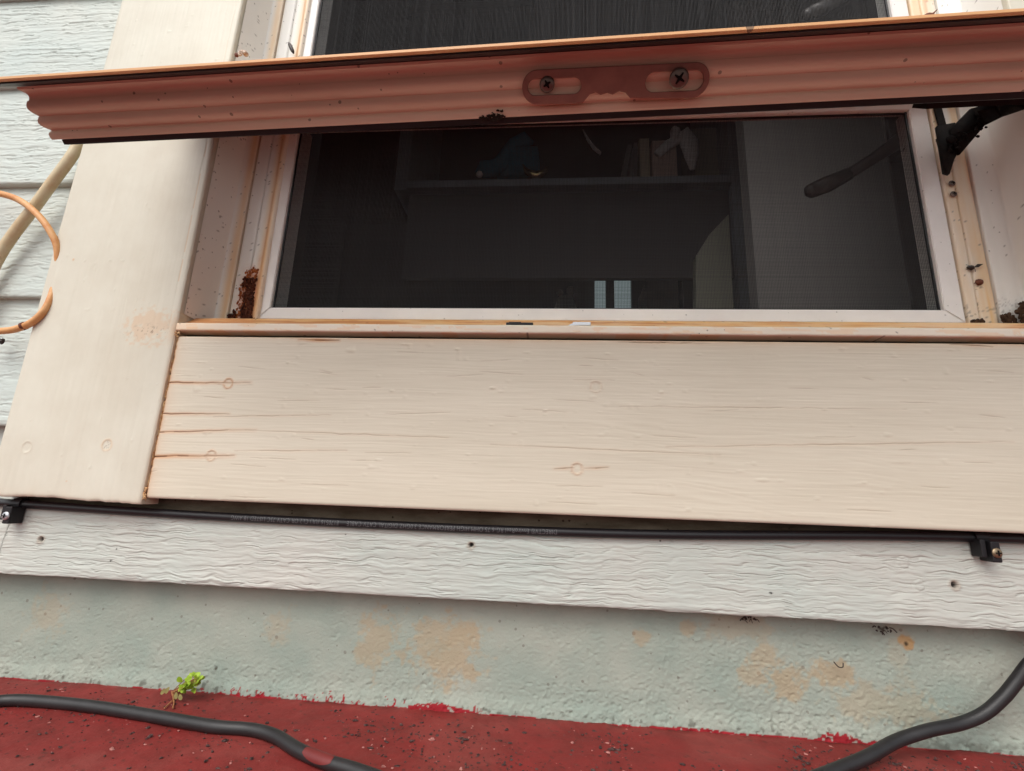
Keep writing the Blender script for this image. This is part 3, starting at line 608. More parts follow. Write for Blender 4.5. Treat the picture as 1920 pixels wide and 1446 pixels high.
# ------------------------------------------------------------------ open sash seen on its bottom edge
O = atY(960, 158, -.146)
e1 = Vector((1, -.0245, 0)).normalized()
e2 = (O-CAMLOC); e2 = (e2-e1*e2.dot(e1)).normalized(); e3 = e1.cross(e2).normalized()
def onedge(px, py):                        # photo pixel to (along, thickness) on the sash edge plane
    d = ray(px, py); t = (O-CAMLOC).dot(e2)/d.dot(e2); p = CAMLOC+d*t-O; return p.dot(e1), p.dot(e3)
def SP(a, i, t): return O+e1*a+e2*i+e3*t
TT = {y: onedge(700, y)[1] for y in (102, 112, 124, 150, 183, 213, 217, 233, 246)}
SL = onedge(39, 166)[0]-.0035; SR = SL+.760; SLEN = .205
sash = thing('window_sash', 'open salmon brown window sash seen edge on, with a keeper plate and two screws', 'window sash', tuple(SP((SL+SR)/2, 0, 0)))
def arc(i0, t0, i1, t1, bul, n=8):
    return [(i0+(i1-i0)*k/n-bul*math.sin(math.pi*k/n), t0+(t1-t0)*k/n) for k in range(n+1)]
t = TT
prof = [(.050, t[124]+.001), (.0010, t[124]+.001)] + arc(.0010, t[124]-.0005, .0058, t[150], -.0042, 6) + arc(.0042, t[150]-.0002, .0082, t[183], .0052) + arc(.0078, t[183]-.0002, .0125, t[213], .0058)[1:] + [(.0130, t[217]+.0006), (.0095, t[217]-.0004), (.0085, t[217]-.0016), (.0085, t[233]+.0012), (.0095, t[233]), (.050, t[233])]
prof = [(i if i > .02 else i*.40, tt) for i, tt in prof]
flange = [(-.0210, t[112]), (-.0220, t[112]+.0012), (-.0220, t[102]-.0012), (-.0210, t[102]), (.050, t[102]), (.050, t[112]-.0001), (-.020, t[112])]
def sweep(prof, side, n=40):
    V = []; F = []; m_ = len(prof)
    for k in range(n+1):
        s = k/n
        for (i, tt) in prof:
            if side == 'b': V.append(SP((SL+i)*(1-s)+(SR-i)*s, i, tt))
            if side == 't': V.append(SP((SL+i)*(1-s)+(SR-i)*s, SLEN-i, tt))
            if side == 'l': V.append(SP(SL+i, i*(1-s)+(SLEN-i)*s, tt))
            if side == 'r': V.append(SP(SR-i, i*(1-s)+(SLEN-i)*s, tt))
    for k in range(n):
        for j in range(m_): F.append((k*m_+j, k*m_+(j+1) % m_, (k+1)*m_+(j+1) % m_, (k+1)*m_+j))
    F += [tuple(range(m_))[::-1], tuple(n*m_+j for j in range(m_))]
    return V, F
for s_, nm in (('b', 'bottom_rail'), ('t', 'top_rail'), ('l', 'stile'), ('r', 'stile')):
    V, F = sweep(prof, s_); r_ = mesh(nm, V, F, M['sash'], sash)
    V, F = sweep(flange, s_); mesh('flange', V, F, M['flange'], r_)
    gk = [(-.0195, t[112]-.0004), (-.0195, t[124]+.0022), (-.004, t[124]+.0014), (.040, t[124]+.0014), (.040, t[112]-.0004)]
    V, F = sweep(gk, s_); mesh('gasket', V, F, M['black'], r_)
    gk = [(.0075, t[233]-.0003), (.0075, t[246]+.0004), (.0090, t[246]), (.040, t[246]), (.040, t[233]-.0003)]
    V, F = sweep(gk, s_); mesh('gasket', V, F, M['black'], r_)
q = MB(); tg = (t[124]+t[233])/2
q.prism([SP(SL+.045, .045, tg), SP(SR-.045, .045, tg), SP(SR-.045, SLEN-.045, tg), SP(SL+.045, SLEN-.045, tg)], e3*.004); q.build('glass_pane', glass_m, sash)
# keeper plate with two slots
def curve2d(loops, thick, bev, org, ux, uy, un, name, mt, parent, z=0):
    cu = bpy.data.curves.new('tmp', 'CURVE'); cu.dimensions = '2D'; cu.fill_mode = 'BOTH'; cu.extrude = thick/2; cu.bevel_depth = bev; cu.bevel_resolution = 2
    for lp in loops:
        sp = cu.splines.new('POLY'); sp.points.add(len(lp)-1); sp.use_cyclic_u = True
        for i, (a, b) in enumerate(lp): sp.points[i].co = (a, b, 0, 1)
    ob = bpy.data.objects.new('tmp', cu); COL.objects.link(ob); dg = bpy.context.evaluated_depsgraph_get(); me = bpy.data.meshes.new_from_object(ob.evaluated_get(dg))
    V = [org+ux*v.co.x+uy*v.co.y+un*(v.co.z+z) for v in me.vertices]; F = [tuple(p.vertices) for p in me.polygons]
    bpy.data.objects.remove(ob); bpy.data.curves.remove(cu); bpy.data.meshes.remove(me)
    return mesh(name, V, F, mt, parent)
def stadium(cx, cy, hl, r, ang=0, n=14):
    L = []
    for k in range(n+1): a = -math.pi/2+math.pi*k/n; L.append((cx+hl+r*math.cos(a), cy+r*math.sin(a)))
    for k in range(n+1): a = math.pi/2+math.pi*k/n; L.append((cx-hl+r*math.cos(a), cy+r*math.sin(a)))
    c, s = math.cos(ang), math.sin(ang); return [((x-cx)*c-(y-cy)*s+cx, (x-cx)*s+(y-cy)*c+cy) for x, y in L]
kl = onedge(981, 163); kr = onedge(1327, 152); ks = [onedge(1038, 161), onedge(1264, 151)]
kc = ((kl[0]+kr[0])/2, (kl[1]+kr[1])/2); hw = (kr[0]-kl[0])/2; kr_ = abs(onedge(1155, 128)[1]-onedge(1155, 190)[1])/2
ang = math.atan2(ks[1][1]-ks[0][1], ks[1][0]-ks[0][0])
outer = stadium(kc[0], kc[1], hw-kr_, kr_, ang, 16)
# bite out of the lower edge, where the plate is chipped
outer2 = []
nt_ = onedge(1135, 189)[0]
bot = [p for p in outer]
i_b = 2*17-1
outer2 = outer + [(nt_-.014, outer[-1][1]*0+kc[1]-kr_-.0001)]
for k, (dx, dy) in enumerate(((-.010, .0030), (-.006, .0042), (-.003, .0026), (.001, .0034), (.004, .0024), (.008, .0040), (.012, .0030), (.015, 0))): outer2.append((nt_+dx, kc[1]-kr_+dy+.0012))
slots = [stadium(ks[0][0]+.0005, ks[0][1]-.0004, .0120, .0047, ang), stadium(ks[1][0], ks[1][1]-.0004, .0118, .0056, ang)]
kp = curve2d([outer2]+[s_[::-1] for s_ in slots], .0016, .0006, O, e1, e3, -e2, 'keeper_plate', M['keeper'], sash, z=.0004)
for j, (a_, b_) in enumerate((onedge(1026, 158), onedge(1270, 147))):
    c = O+e1*a_+e3*b_-e2*(.0020 if j == 0 else .0056)
    q = MB(); R_ = .0046 if j == 0 else .0056; V = []; n = 18
    rings = [(0, .0009), (.55, .0008), (.85, .0003), (1, -.0004), (.98, -.0012), (.45, -.0030), (.42, -.010)]
    for rr_, hh in rings:
        for k in range(n): th = 2*math.pi*k/n; V.append(c+e1*math.cos(th)*R_*max(rr_, .01)+e3*math.sin(th)*R_*max(rr_, .01)-e2*hh)
    q.add(V, [(i*n+k, i*n+(k+1) % n, (i+1)*n+(k+1) % n, (i+1)*n+k) for i in range(len(rings)-1) for k in range(n)])
    s_ = q.build('screw', M['screw'], kp, True, origin=c)
# cross recesses
for j, (a_, b_) in enumerate((onedge(1026, 158), onedge(1270, 147))):
    c = O+e1*a_+e3*b_-e2*(.0031 if j == 0 else .0069); q = MB(); r0 = .0024 if j == 0 else .0033
    for th in (.5+j*.5, .5+j*.5+math.pi/2):
        u = e1*math.cos(th)+e3*math.sin(th); v = e1*-math.sin(th)+e3*math.cos(th)
        q.prism([c-u*r0-v*.0004, c-v*.0009, c+u*r0-v*.0004, c+u*r0+v*.0004, c+v*.0009, c-u*r0+v*.0004], -e2*.00025*(1+.2*th))
    q.build('cross_recess', M['hole'], kp, origin=c)
# dirt on the lower lip
q = MB(); random.seed(5)
a0, b0 = onedge(925, 219)
for i in range(40): q.ball(SP(a0+random.gauss(0, .005), .0032+random.uniform(-.0004, .0006), b0+random.gauss(0, .0012)), random.uniform(.0003, .0012), 1.4, .8, .8, 6, 4, .4)
a0, b0 = onedge(140, 249)
for i in range(24): q.ball(SP(a0+random.gauss(0, .006), .0048, b0+random.gauss(0, .0004)), random.uniform(.0003, .0010), 1.6, .8, .7, 6, 4, .4)
tag(q.build('grime_spots', M['groove'], sash), kind='stuff')
# hinge arm at the right jamb
piv = atY(1792, 255, .036)
q = MB()
def ribbon(T, B, d):
    for i in range(len(T)-1):
        q.prism([T[i], T[i+1], B[i+1], B[i]], d)
q.prism([atY(px, py, .031) for px, py in ((1757, 236), (1790, 230), (1814, 246), (1802, 276), (1789, 300), (1781, 326), (1771, 323), (1765, 284))], (0, .003, 0))
ribbon([atY(*a) for a in ((1782, 244, .029), (1822, 203, .022), (1870, 191, .004), (1935, 182, -.028))], [atY(*a) for a in ((1800, 290, .029), (1846, 236, .022), (1884, 217, .004), (1935, 200, -.028))], (0, .0028, .001))
ribbon([atY(*a) for a in ((1760, 256, .034), (1784, 246, .033))], [atY(*a) for a in ((1766, 276, .034), (1792, 282, .033))], (0, .004, 0))
random.seed(4)
for i in range(70):
    u = random.random(); a = atY(1778+u*70+random.gauss(0, 5), 282-u*62+random.gauss(0, 7), .029-u*.008); q.ball(a, random.uniform(.0004, .0014), 1.3, .8, 1, 6, 4, .4)
ha = q.build('hinge_arm', M['iron'], sash, True, origin=piv)
q = MB(); q.ball(atY(1783, 262, .028), .0045, 1, .5, 1, 12, 6); q.build('pivot_rivet', M['iron'], ha, True)
q = MB(); q.prism([atY(1752, 200, .041), atY(1766, 202, .041), atY(1778, 246, .041), atY(1764, 244, .041)], (0, .002, 0)); q.build('hinge_shoe', M['iron'], ha)
# underside bar that carries the arm, on the inner face of the right stile
q = MB(); q.prism([SP(SR-.17, .020, t[246]-.0002), SP(SR-.02, .020, t[246]-.0002), SP(SR-.02, .034, t[246]-.0002), SP(SR-.17, .034, t[246]-.0002)], -e3*.0035); q.build('hinge_bracket', M['iron'], sash)

# ------------------------------------------------------------------ coax cable under the trim, with clips and print
cabR = .0036; cabY = .0152
cabP = [(-.62, -.0200), (-.54, -.0215), (-.455, -.0236), (-.36, -.0256), (-.247, -.0270), (-.13, -.0276), (-.031, -.0274), (.06, -.0262), (.13, -.0242), (.20, -.0214), (.267, -.0190), (.345, -.0176), (.45, -.0180), (.60, -.0200)]
path = spline([(x, cabY, z) for x, z in cabP], 12)
cx_ = thing('coax_cable', 'thin black coax cable with upside down printing, strung along the underside of the cream trim', 'cable', (0, cabY, -.0275))
q = MB(); q.tube(path, cabR, 20); q.build('cable_jacket', M['cable'], cx_, True)
def cz(x): return float(np.interp(x, [p.x for p in path], [p.z for p in path]))
def text_on(txt, xstart, size, name='printed_text'):
    k_ = KX
    cu = bpy.data.curves.new('tmp', 'FONT'); cu.body = txt; cu.size = size; cu.space_character = 1.08; cu.offset = -.000012
    ob = bpy.data.objects.new('tmp', cu); COL.objects.link(ob); dg = bpy.context.evaluated_depsgraph_get(); dg.update(); me = bpy.data.meshes.new_from_object(ob.evaluated_get(dg))
    bm_ = bmesh.new(); bm_.from_mesh(me)
    for fz_ in (.05, .15, .25, .35, .45, .55, .65): bmesh.ops.bisect_plane(bm_, geom=bm_.verts[:]+bm_.edges[:]+bm_.faces[:], plane_co=(0, size*fz_, 0), plane_no=(0, 1, 0))
    bm_.to_mesh(me); bm_.free()
    V = []
    for v in me.vertices:
        x = xstart-v.co.x*k_; dz = -(v.co.y-size*.355)            # turned upside down: runs to the left, feet upwards
        dzz = max(-.95*cabR, min(.95*cabR, -dz if False else dz))
        y = cabY-math.sqrt(cabR**2-dzz**2)-.00006
        V.append((x, y, cz(x)+dzz))
    wdt = k_*max(v.co.x for v in me.vertices); F = [tuple(p.vertices) for p in me.polygons]
    bpy.data.objects.remove(ob); bpy.data.curves.remove(cu)
    o = mesh(name, V, F, M['print'], cx_); bpy.data.meshes.remove(me); return wdt
xs_ = atY(1045, 998, .009).x; end_ = atY(650, 985, .009).x
words = ['DIRECTV\u00ae', 'EnviroReel', 'RG-6', '75', 'OHM', 'HIGH', 'PERFORMANCE', '3.0GHZ', 'DIGITAL', 'CATV', 'CABLE']
S_ = .0054
def wwidth(txt):
    cu = bpy.data.curves.new('tmp', 'FONT'); cu.body = txt; cu.size = S_; cu.space_character = 1.08; ob = bpy.data.objects.new('tmp', cu); COL.objects.link(ob)
    dg = bpy.context.evaluated_depsgraph_get(); dg.update(); wd = ob.evaluated_get(dg).dimensions.x; bpy.data.objects.remove(ob); bpy.data.curves.remove(cu); return wd
tot = sum(wwidth(t_) for t_ in words); gap = .0016; KX = ((xs_-end_)-gap*len(words))/tot; x_ = xs_
for t_ in words: x_ -= text_on(t_, x_, S_)+gap
x_ = atY(640, 983, .009).x-.0035
for t_ in ['E170516', '(UL)', 'CL2', 'OR', 'CATV', '75C', 'LISTED', '18', 'AWG']: x_ -= text_on(t_, x_, S_)+gap
def clip(px, label, scale=1, scm='brass', dxp=0, dz=0):
    x = atY(px, 1005, cabY).x; z = cz(x); s = scale
    c_ = thing('cable_clip', label, 'cable clip', (x, cabY, z), 'black clips on the coax cable')
    q = MB(); V = []; n = 14
    q.tube([(x-.0045*s, cabY, z), (x+.0045*s, cabY, z)], cabR+.0014, 16)
    q.box(x-.0058*s, x-.0022*s, .0065, .0165, z-.0135*s, z-.001, .0006)
    q.box(x-.0005*s, x+.0058*s, .0045, .0165, z-.0165*s, z-.002, .0008)
    q.build('saddle', M['black'], c_)
    c = Vector((x+.0024*s, .0040, z-.0098*s)); q = MB(); q.ball(c, .0036*s, 1, .35, 1, 16, 8); sc = q.build('clip_screw', M[scm], c_, True, origin=c)
    q = MB(); q.box(c.x-.0019, c.x+.0019, c.y-.0016, c.y-.0011, c.z-.0004, c.z+.0004); q.box(c.x-.0004, c.x+.0004, c.y-.00165, c.y-.0011, c.z-.0019, c.z+.0019); q.build('cross_slot', M['hole'], sc)
clip(1833, 'black cable clip with brass coloured screw, near the right end of the cable')
clip(22, 'black cable clip at the left edge, under the corner of the upright trim board', scm='silver')

# ------------------------------------------------------------------ cables at far left, on the siding
cb = thing('beige_cable', 'thick beige painted cable running up diagonally over the siding, behind the left trim board', 'cable', (-.55, .004, .21))
q = MB(); P = spline([atY(px, py, y) for px, py, y in ((-60, 600, .004), (-8, 492, .003), (25, 440, .0025), (62, 392, .002), (100, 340, .001), (135, 292, .001), (165, 240, .006), (190, 190, .010))], 10); q.tube(P, .0050, 20); q.build('cable_jacket', M['cablebeige'], cb, True)
co = thing('looped_wire', 'thin orange weathered wire curling in a loop beside the left trim board', 'wire', (-.53, 0, .2))
P = spline([atY(px, py, y) for px, py, y in ((-60, 352, -.004), (-5, 362, -.007), (35, 375, -.0075), (68, 400, -.0078), (93, 432, -.006), (108, 468, -.002), (106, 520, .002), (90, 572, -.003), (62, 603, -.005), (30, 617, -.005), (0, 621, -.005), (-40, 622, -.004))], 10)
q = MB(); q.tube(P, .0031, 18); q.build('wire_jacket', M['cableorange'], co, True)
a = atY(43, 612, -.005); b = atY(46, 611, -.005); q = MB(); q.tube([a+Vector((-.0007, 0, -.0002)), b+Vector((.0004, 0, .0002))], .0037, 16); q.build('wire_tie', M['seed'], co, True)
q = MB(); c = atY(3, 640, .008); q.ball(c, .0028, 1.2, .8, 1, 8, 6, .35); tag(q.build('mud_lump', M['insect'], None, False, origin=c), 'small dark mud lump on the siding below the wire loop', 'mud lump')

# ------------------------------------------------------------------ cords on the porch floor
def z_up(p, r): return Vector((p.x, p.y, max(p.z, FLOOR+r)))
cd = thing('power_cord', 'black rubber cord on the red floor at lower left with red paint patch', 'cord', (-.25, -.03, FLOOR))
R_ = .0040; zc = FLOOR+R_
Pp = [(-120, 1330), (-40, 1320), (20, 1313), (90, 1316), (190, 1327), (300, 1345), (400, 1362), (470, 1368), (515, 1380), (560, 1407), (610, 1428), (670, 1446), (760, 1480), (900, 1540)]
P = spline([Vector((-.85, -.04, zc)), Vector((-.62, -.025, zc))]+[atZ(px, py, zc) for px, py in Pp], 10); q = MB(); q.tube(P, R_, 22); q.build('cord_jacket', M['cord'], cd, True)
Pc = [p for p in P if atZ(572, 1412, zc).x < p.x < atZ(630, 1437, zc).x]; V = []; F = []; m_ = 9
for i, p in enumerate(Pc):
    t_ = (Pc[min(i+1, len(Pc)-1)]-Pc[max(i-1, 0)]).normalized(); a_ = Vector((0, 0, 1)); b_ = t_.cross(a_).normalized()
    hw_ = 1.15*math.sin(math.pi*(i+.6)/(len(Pc)+.2))**.5
    for k in range(m_): th = (k/(m_-1)-.5)*2*hw_+.55; V.append(p+(a_*math.cos(th)+b_*math.sin(th))*(R_+.0002))
    if i:
        for k in range(m_-1): F.append(((i-1)*m_+k, (i-1)*m_+k+1, i*m_+k+1, i*m_+k))
mesh('red_paint_patch', V, F, M['redpaint'], cd, smooth=True)
cd2 = thing('power_cord', 'black rubber cord climbing from the red floor up the foundation at the lower right', 'cord', (.25, -.01, FLOOR))
def fz(px, py): return atZ(px, py, zc)
Pq = [atZ(1440, 1500, zc), atZ(1500, 1470, zc), atZ(1560, 1447, zc)+Vector((0, 0, .0)), atZ(1625, 1420, zc+.004), atY(1680, 1390, .006), atY(1740, 1370, .010), atY(1800, 1357, .014), atY(1845, 1338, .014), atY(1880, 1308, .013), atY(1905, 1278, .012), atY(1935, 1240, .010), atY(1990, 1190, .010), Vector((.46, .006, -.085)), Vector((.53, 0, -.115)), Vector((.60, -.012, -.152)), Vector((.66, -.02, zc)), Vector((.80, -.03, zc))]
P = spline(Pq, 10); q = MB(); q.tube(P, R_, 22); q.build('cord_jacket', M['cord'], cd2, True)

# grit scattered on the floor
q = MB(); qw = MB(); random.seed(77)
for i in range(14000):
    x = random.uniform(-.48, .46); y = .022-abs(random.gauss(0, .075)) if i % 2 else random.uniform(-.12, .024)
    if random.random() > .28+.72*min(1, max(0, (x+.25)/.4)): continue
    clus = fbm(np.array([x*22.]), np.array([y*22.]), 2, 90)[0]
    if clus < .30+random.random()*.26: continue
    r = .00028+.0013*random.random()**4
    (qw if random.random() < .10 else q).ball((x, y, FLOOR+r*.3), min(r, .0006) if random.random() < .3 else r*.8, random.uniform(.7, 1.9), random.uniform(.7, 1.4), random.uniform(.4, .8), 6, 4, .5)
tag(qw.build('pale_grit', mat('pale_pink_grit', lin((176, 120, 112)), .8, .2)), 'tiny pale grains lying on the red floor', 'grit', kind='stuff')
o = q.build('grit', M['stone']); tag(o, 'small grey grit and grains lying on the red floor', 'grit', kind='stuff')

# ------------------------------------------------------------------ weed in the corner
wd = thing('weed', 'tiny bright green weed sprouting where the red floor meets the foundation', 'plant', tuple(atZ(322, 1300, FLOOR)))
root = atZ(322, 1300, FLOOR)
def leaf(c, L, W, dirv, nrm, mt, nm='leaf'):
    d = Vector(dirv).normalized(); n = Vector(nrm); n = (n-d*n.dot(d)).normalized(); s = d.cross(n); V = []; F = []
    out = [(0, 0), (.12, .42), (.35, .86), (.55, .95), (.78, .80), (.93, .45), (1, 0)]
    for (u, v) in out:
        for k in (-1, 0, 1):
            V.append(c+d*(u*L)+s*(k*v*W)+n*(.25*W*abs(k)*v-.3*L*u*u*.5))
    for i in range(len(out)-1):
        for k in range(2): F.append((i*3+k, i*3+k+1, (i+1)*3+k+1, (i+1)*3+k))
    o = mesh(nm, V, F, mt, wd, smooth=True); return o
random.seed(12); st_ = MB()
for i in range(54):
    u = random.random(); px = 336+38*u+random.uniform(-2, 2); py = 1288-18*u+random.gauss(0, 6)
    if i in (0, 1, 2): px, py = 372-i*3, 1268+i*4
    py = py+5; c = atY(px, py, .004+random.uniform(0, .012)); sz = random.uniform(.0028, .0062)
    leaf(c, sz, sz*random.uniform(.30, .48), (random.uniform(-.5, .9), random.uniform(-.7, .3), random.uniform(-.3, .9)), (random.uniform(-.5, .5), -1, random.uniform(-.2, .9)), M['leaf'])
    if i % 2: st_.tube([root+Vector((0, 0, .0005)), (root+c)/2+Vector((0, -.002, 0)), c], [.0004, .0003, .0003], 6)
for px, py, a, b in ((318, 1288, -.4, -1), (330, 1298, .5, -1), (336, 1302, .8, -.6), (312, 1292, -.8, -.8)):
    leaf(atY(px, py, .010), .0050, .0017, (a, -.4, b), (0, -1, .3), M['deadleaf'], 'withered_leaf')
for A in (((322, 1297), (325, 1312), (308, 1328)), ((325, 1300), (326, 1318), (324, 1328)), ((330, 1300), (342, 1296), (352, 1290))):
    st_.tube([atZ(px, py, FLOOR+.0015) for px, py in A], .0005, 6)
st_.build('stem', M['stem'], wd)

# ------------------------------------------------------------------ small creatures and debris
c = atY(453, 103, -.0065); sn = thing('snail_shell', 'small pale curled snail shell on the left trim edge just above the sash', 'snail shell', tuple(c))
q = MB(); P = []; Rr = []
for k in range(46): th = k*.33; rr_ = .0048*math.exp(-.075*k); P.append(c+Vector((rr_*math.cos(th), -.0006*k*.12, rr_*math.sin(th)))); Rr.append(.0026*math.exp(-.075*k))
q.tube(P, Rr, 10); q.build('coil', M['shell'], sn, True)
q = MB(); q.ball(c+Vector((-.0065, .001, .0012)), .0022, 1, .8, 1.1, 8, 6, .2); q.build('shell_mouth', M['seed'], sn, True)
c = atY(546, 90, .0355); q = MB(); d = (atY(551, 100, .039)-atY(542, 80, .039)); q.tube([c-d*.5, c-d*.3, c, c+d*.3, c+d*.5], [.0006, .0019, .0022, .0020, .0008], 10)
tag(q.build('pupa', M['insect'], None, True, origin=c), 'black pellet shaped pupa stuck to the left jamb above the sash', 'pupa')
c = atY(1742, 31, .036); q = MB(); q.ball(c, .0042, 1.3, .7, .9, 12, 7, .05); q.tube([c+Vector((.003, 0, .002)), c+Vector((.008, -.001, .007))], [.001, .0005], 8)
tag(q.build('husk', M['seed'], None, True, origin=c), 'brown seed husk with a thin tip on the upper right jamb', 'seed husk')
c = atY(1823, 502, .0425); bg_ = thing('dead_insect', 'dead dark winged insect stuck on the right window track', 'insect', tuple(c))
q = MB(); q.ball(c+Vector((-.001, 0, 0)), .0026, 1.1, .7, .9, 10, 6, .15); q.ball(c+Vector((-.0035, 0, 0)), .0013, 1, .8, 1, 8, 5, .1); q.build('body', M['insect'], bg_, True)
q = MB(); q.prism([c+Vector((0, -.0012, -.0005)), c+Vector((.005, -.001, .0002)), c+Vector((.0092, -.0008, .0032)), c+Vector((.004, -.0012, .0030))], (0, .0004, 0)); q.build('wing', M['insect'], bg_)
for a_, b_ in ((.002, -.004), (-.002, -.0035), (.003, .0015), (-.005, .003), (-.005, -.002)):
    q = MB(); q.tube([c, c+Vector((a_*.6, -.001, b_*.5)), c+Vector((a_, 0, b_))], .00022, 5); q.build('leg', M['insect'], bg_)
c = atY(1836, 529, .0425); q = MB(); q.ball(c, .0030, 1.15, .6, .95, 10, 6, .12); q.tube([c, c+Vector((-.0045, 0, -.0012))], [.0016, .0003], 8)
tag(q.build('husk', M['seed'], None, True, origin=c), 'reddish brown seed husk just below the dead insect on the right track', 'seed husk')
for px, py, lab, n_ in ((1402, 1160, 'tangle of dark debris hanging under the siding edge, left of the rust spot', 9), (1662, 1182, 'small brown crumbs of debris on the foundation beside the rust spot', 6)):
    c = atY(px, py, .024); q = MB(); random.seed(px)
    for i in range(n_):
        a = c+Vector((random.gauss(0, .0045), random.uniform(-.001, .003), random.gauss(0, .0012))); b = a+Vector((random.uniform(-.005, .005), random.uniform(-.002, .002), random.uniform(-.0035, .001)))
        q.tube(spline([a, (a+b)/2+Vector((0, 0, .0009)), b], 3), random.uniform(.0002, .0005), 5)
    for i in range(n_): q.ball(c+Vector((random.gauss(0, .0035), .001, random.gauss(0, .0012))), random.uniform(.0004, .0010), 1.2, .8, 1, 6, 4, .4)
    tag(q.build('debris_tangle', M['insect'], None, False, origin=c), lab, 'debris')
c = atY(1573, 1247, .026); q = MB(); q.tube(spline([c+Vector((-.0035, 0, .002)), c+Vector((-.001, -.001, -.001)), c+Vector((.002, -.001, -.001)), c+Vector((.0032, 0, .0015))], 6), .0004, 6)
tag(q.build('dry_sprig', M['insect'], None, True, origin=c), 'tiny curled dark sprig on the foundation at lower right', 'sprig')

# ------------------------------------------------------------------ the dim room behind the screens
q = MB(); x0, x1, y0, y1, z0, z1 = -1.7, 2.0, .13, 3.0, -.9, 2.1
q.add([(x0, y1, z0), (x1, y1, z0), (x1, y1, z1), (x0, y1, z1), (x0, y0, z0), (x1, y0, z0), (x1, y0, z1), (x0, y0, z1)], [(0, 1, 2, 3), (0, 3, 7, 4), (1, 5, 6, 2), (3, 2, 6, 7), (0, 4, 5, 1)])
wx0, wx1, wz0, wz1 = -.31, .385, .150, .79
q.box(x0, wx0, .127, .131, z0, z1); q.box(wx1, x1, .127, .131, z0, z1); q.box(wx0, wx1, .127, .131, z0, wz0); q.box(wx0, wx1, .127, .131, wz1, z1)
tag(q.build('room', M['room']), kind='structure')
def rect(px0, py0, px1, py1, Y, dep, mt, name, parent=None, q=None, b=0):
    a = atY(px0, py0, Y); d = atY(px1, py1, Y); m_ = atY((px0+px1)/2, (py0+py1)/2, Y)
    qq = q or MB(); qq.box(min(a.x, d.x), max(a.x, d.x), Y, Y+dep, min(a.z, d.z), max(a.z, d.z), b)
    return qq if q else qq.build(name, mt, parent)
BY = .55
a = atY(765, 340, BY); b = atY(1398, 340, BY); zs1 = atY(1080, 337, BY).z; zs0 = atY(1080, 350, BY).z; zu1 = atY(900, 6, BY).z; zu0 = atY(900, 19, BY).z
bc = thing('bookcase', 'dark grey blue open bookcase in the dim room behind the insect screens', 'bookcase', (0, BY+.1, -.4))
def bb(nm, mt, *A, **k): q = MB(); q.box(*A, **k); return q.build(nm, mt, bc)
bb('side_post', M['case'], a.x-.03, a.x, BY, BY+.25, zs0, 1.6); bb('side_post', M['case'], b.x-.03, b.x, BY, BY+.25, -.5, 1.6)
bb('shelf', M['case'], a.x, b.x-.03, BY-.006, BY+.25, zs0, zs1); bb('shelf', M['case'], a.x, b.x-.03, BY-.006, BY+.25, zu0, zu1)
bb('lower_panel', M['caseback'], a.x, b.x-.03, BY+.02, BY+.035, atY(1080, 521, BY+.02).z, zs0-.001); bb('back_panel', M['caseback'], a.x, b.x-.03, BY+.252, BY+.26, zs1, 1.6)
# right grey panel
GY = .30; gl = atY(1408, 400, GY).x
q = MB(); q.box(gl, gl+.8, GY, GY+.03, -.5, 1.2); q2 = q.build('panel_board', M['panelgrey']); tag(q2, 'plain grey wall panel inside the window, behind the lock levers', 'panel')
# things on the shelf
Sz = zs1
def up_book(px0, px1, ptop, lean, mt, label, dep=.12, th=.9):
    A = atY(px0, 336, BY+.03); B = atY(px1, 336, BY+.03); T = atY(px0, ptop, BY+.03); q = MB()
    q.prism([(A.x, BY+.03, Sz+.0003), (B.x, BY+.03, Sz+.0003), (B.x+lean, BY+.03, T.z), (A.x+lean, BY+.03, T.z)], (0, dep, 0)); return tag(q.build('book', mt, None, origin=(A.x, BY+.03, Sz)), label, 'book', 'books on the shelf')
up_book(1161, 1170, 272, .02, M['greybook'], 'grey book leaning right, leftmost of the books on the inside shelf')
up_book(1177, 1183, 280, .012, M['greybook'], 'narrow grey book leaning, second from the left on the inside shelf')
up_book(1188, 1194, 268, .003, M['greybook'], 'narrow dark upright book, third on the inside shelf')
up_book(1201, 1219, 260, .0, M['oldpaper'], 'cream book standing upright beside the pink box')
q = MB(); A = atY(1224, 336, BY+.03); B = atY(1268, 262, BY+.03); q.box(A.x, B.x, BY+.03, BY+.13, Sz, B.z, .003); tag(q.build('box', M['pinkbox']), 'dusty pink box standing on the inside shelf under a white cloth', 'box')
q = MB(); q.tube([atY(px, py, BY+.022) for px, py in ((1232, 290), (1252, 272), (1270, 262), (1284, 252), (1292, 268), (1296, 292), (1298, 318))], [.010, .012, .012, .019, .021, .016, .006], 12, .6); q.tube([atY(px, py, BY+.022) for px, py in ((1264, 262), (1266, 248), (1262, 242))], [.012, .016, .010], 10, .7)
tag(q.build('cloth', M['white_i'], None, True), 'crumpled white cloth draped over the pink box', 'cloth')
q = MB(); A = atY(1303, 336, BY+.06); B = atY(1343, 240, BY+.06); q.box(A.x, B.x, BY+.06, BY+.16, Sz, B.z, .002); tag(q.build('box', M['olive']), 'olive card box at the right end of the inside shelf', 'box')
pl = thing('plush_toy', 'dark blue plush toy with a pale eye on the inside shelf', 'plush toy', tuple(atY(940, 336, BY+.05)))
q = MB(); cpt = [atY(px, py, BY+.05) for px, py in ((893, 326), (905, 318), (925, 316), (940, 308), (950, 292), (965, 274), (985, 262), (1000, 268))]
q.tube(cpt, [.006, .020, .020, .020, .018, .020, .018, .004], 14); q.tube([atY(px, py, BY+.07) for px, py in ((930, 322), (970, 306), (1010, 300))], [.022, .040, .030], 14); q.build('body', M['plush'], pl, True)
q = MB(); q.ball(atY(899, 327, BY+.022), .008); q.build('eye', M['white_i'], pl, True)
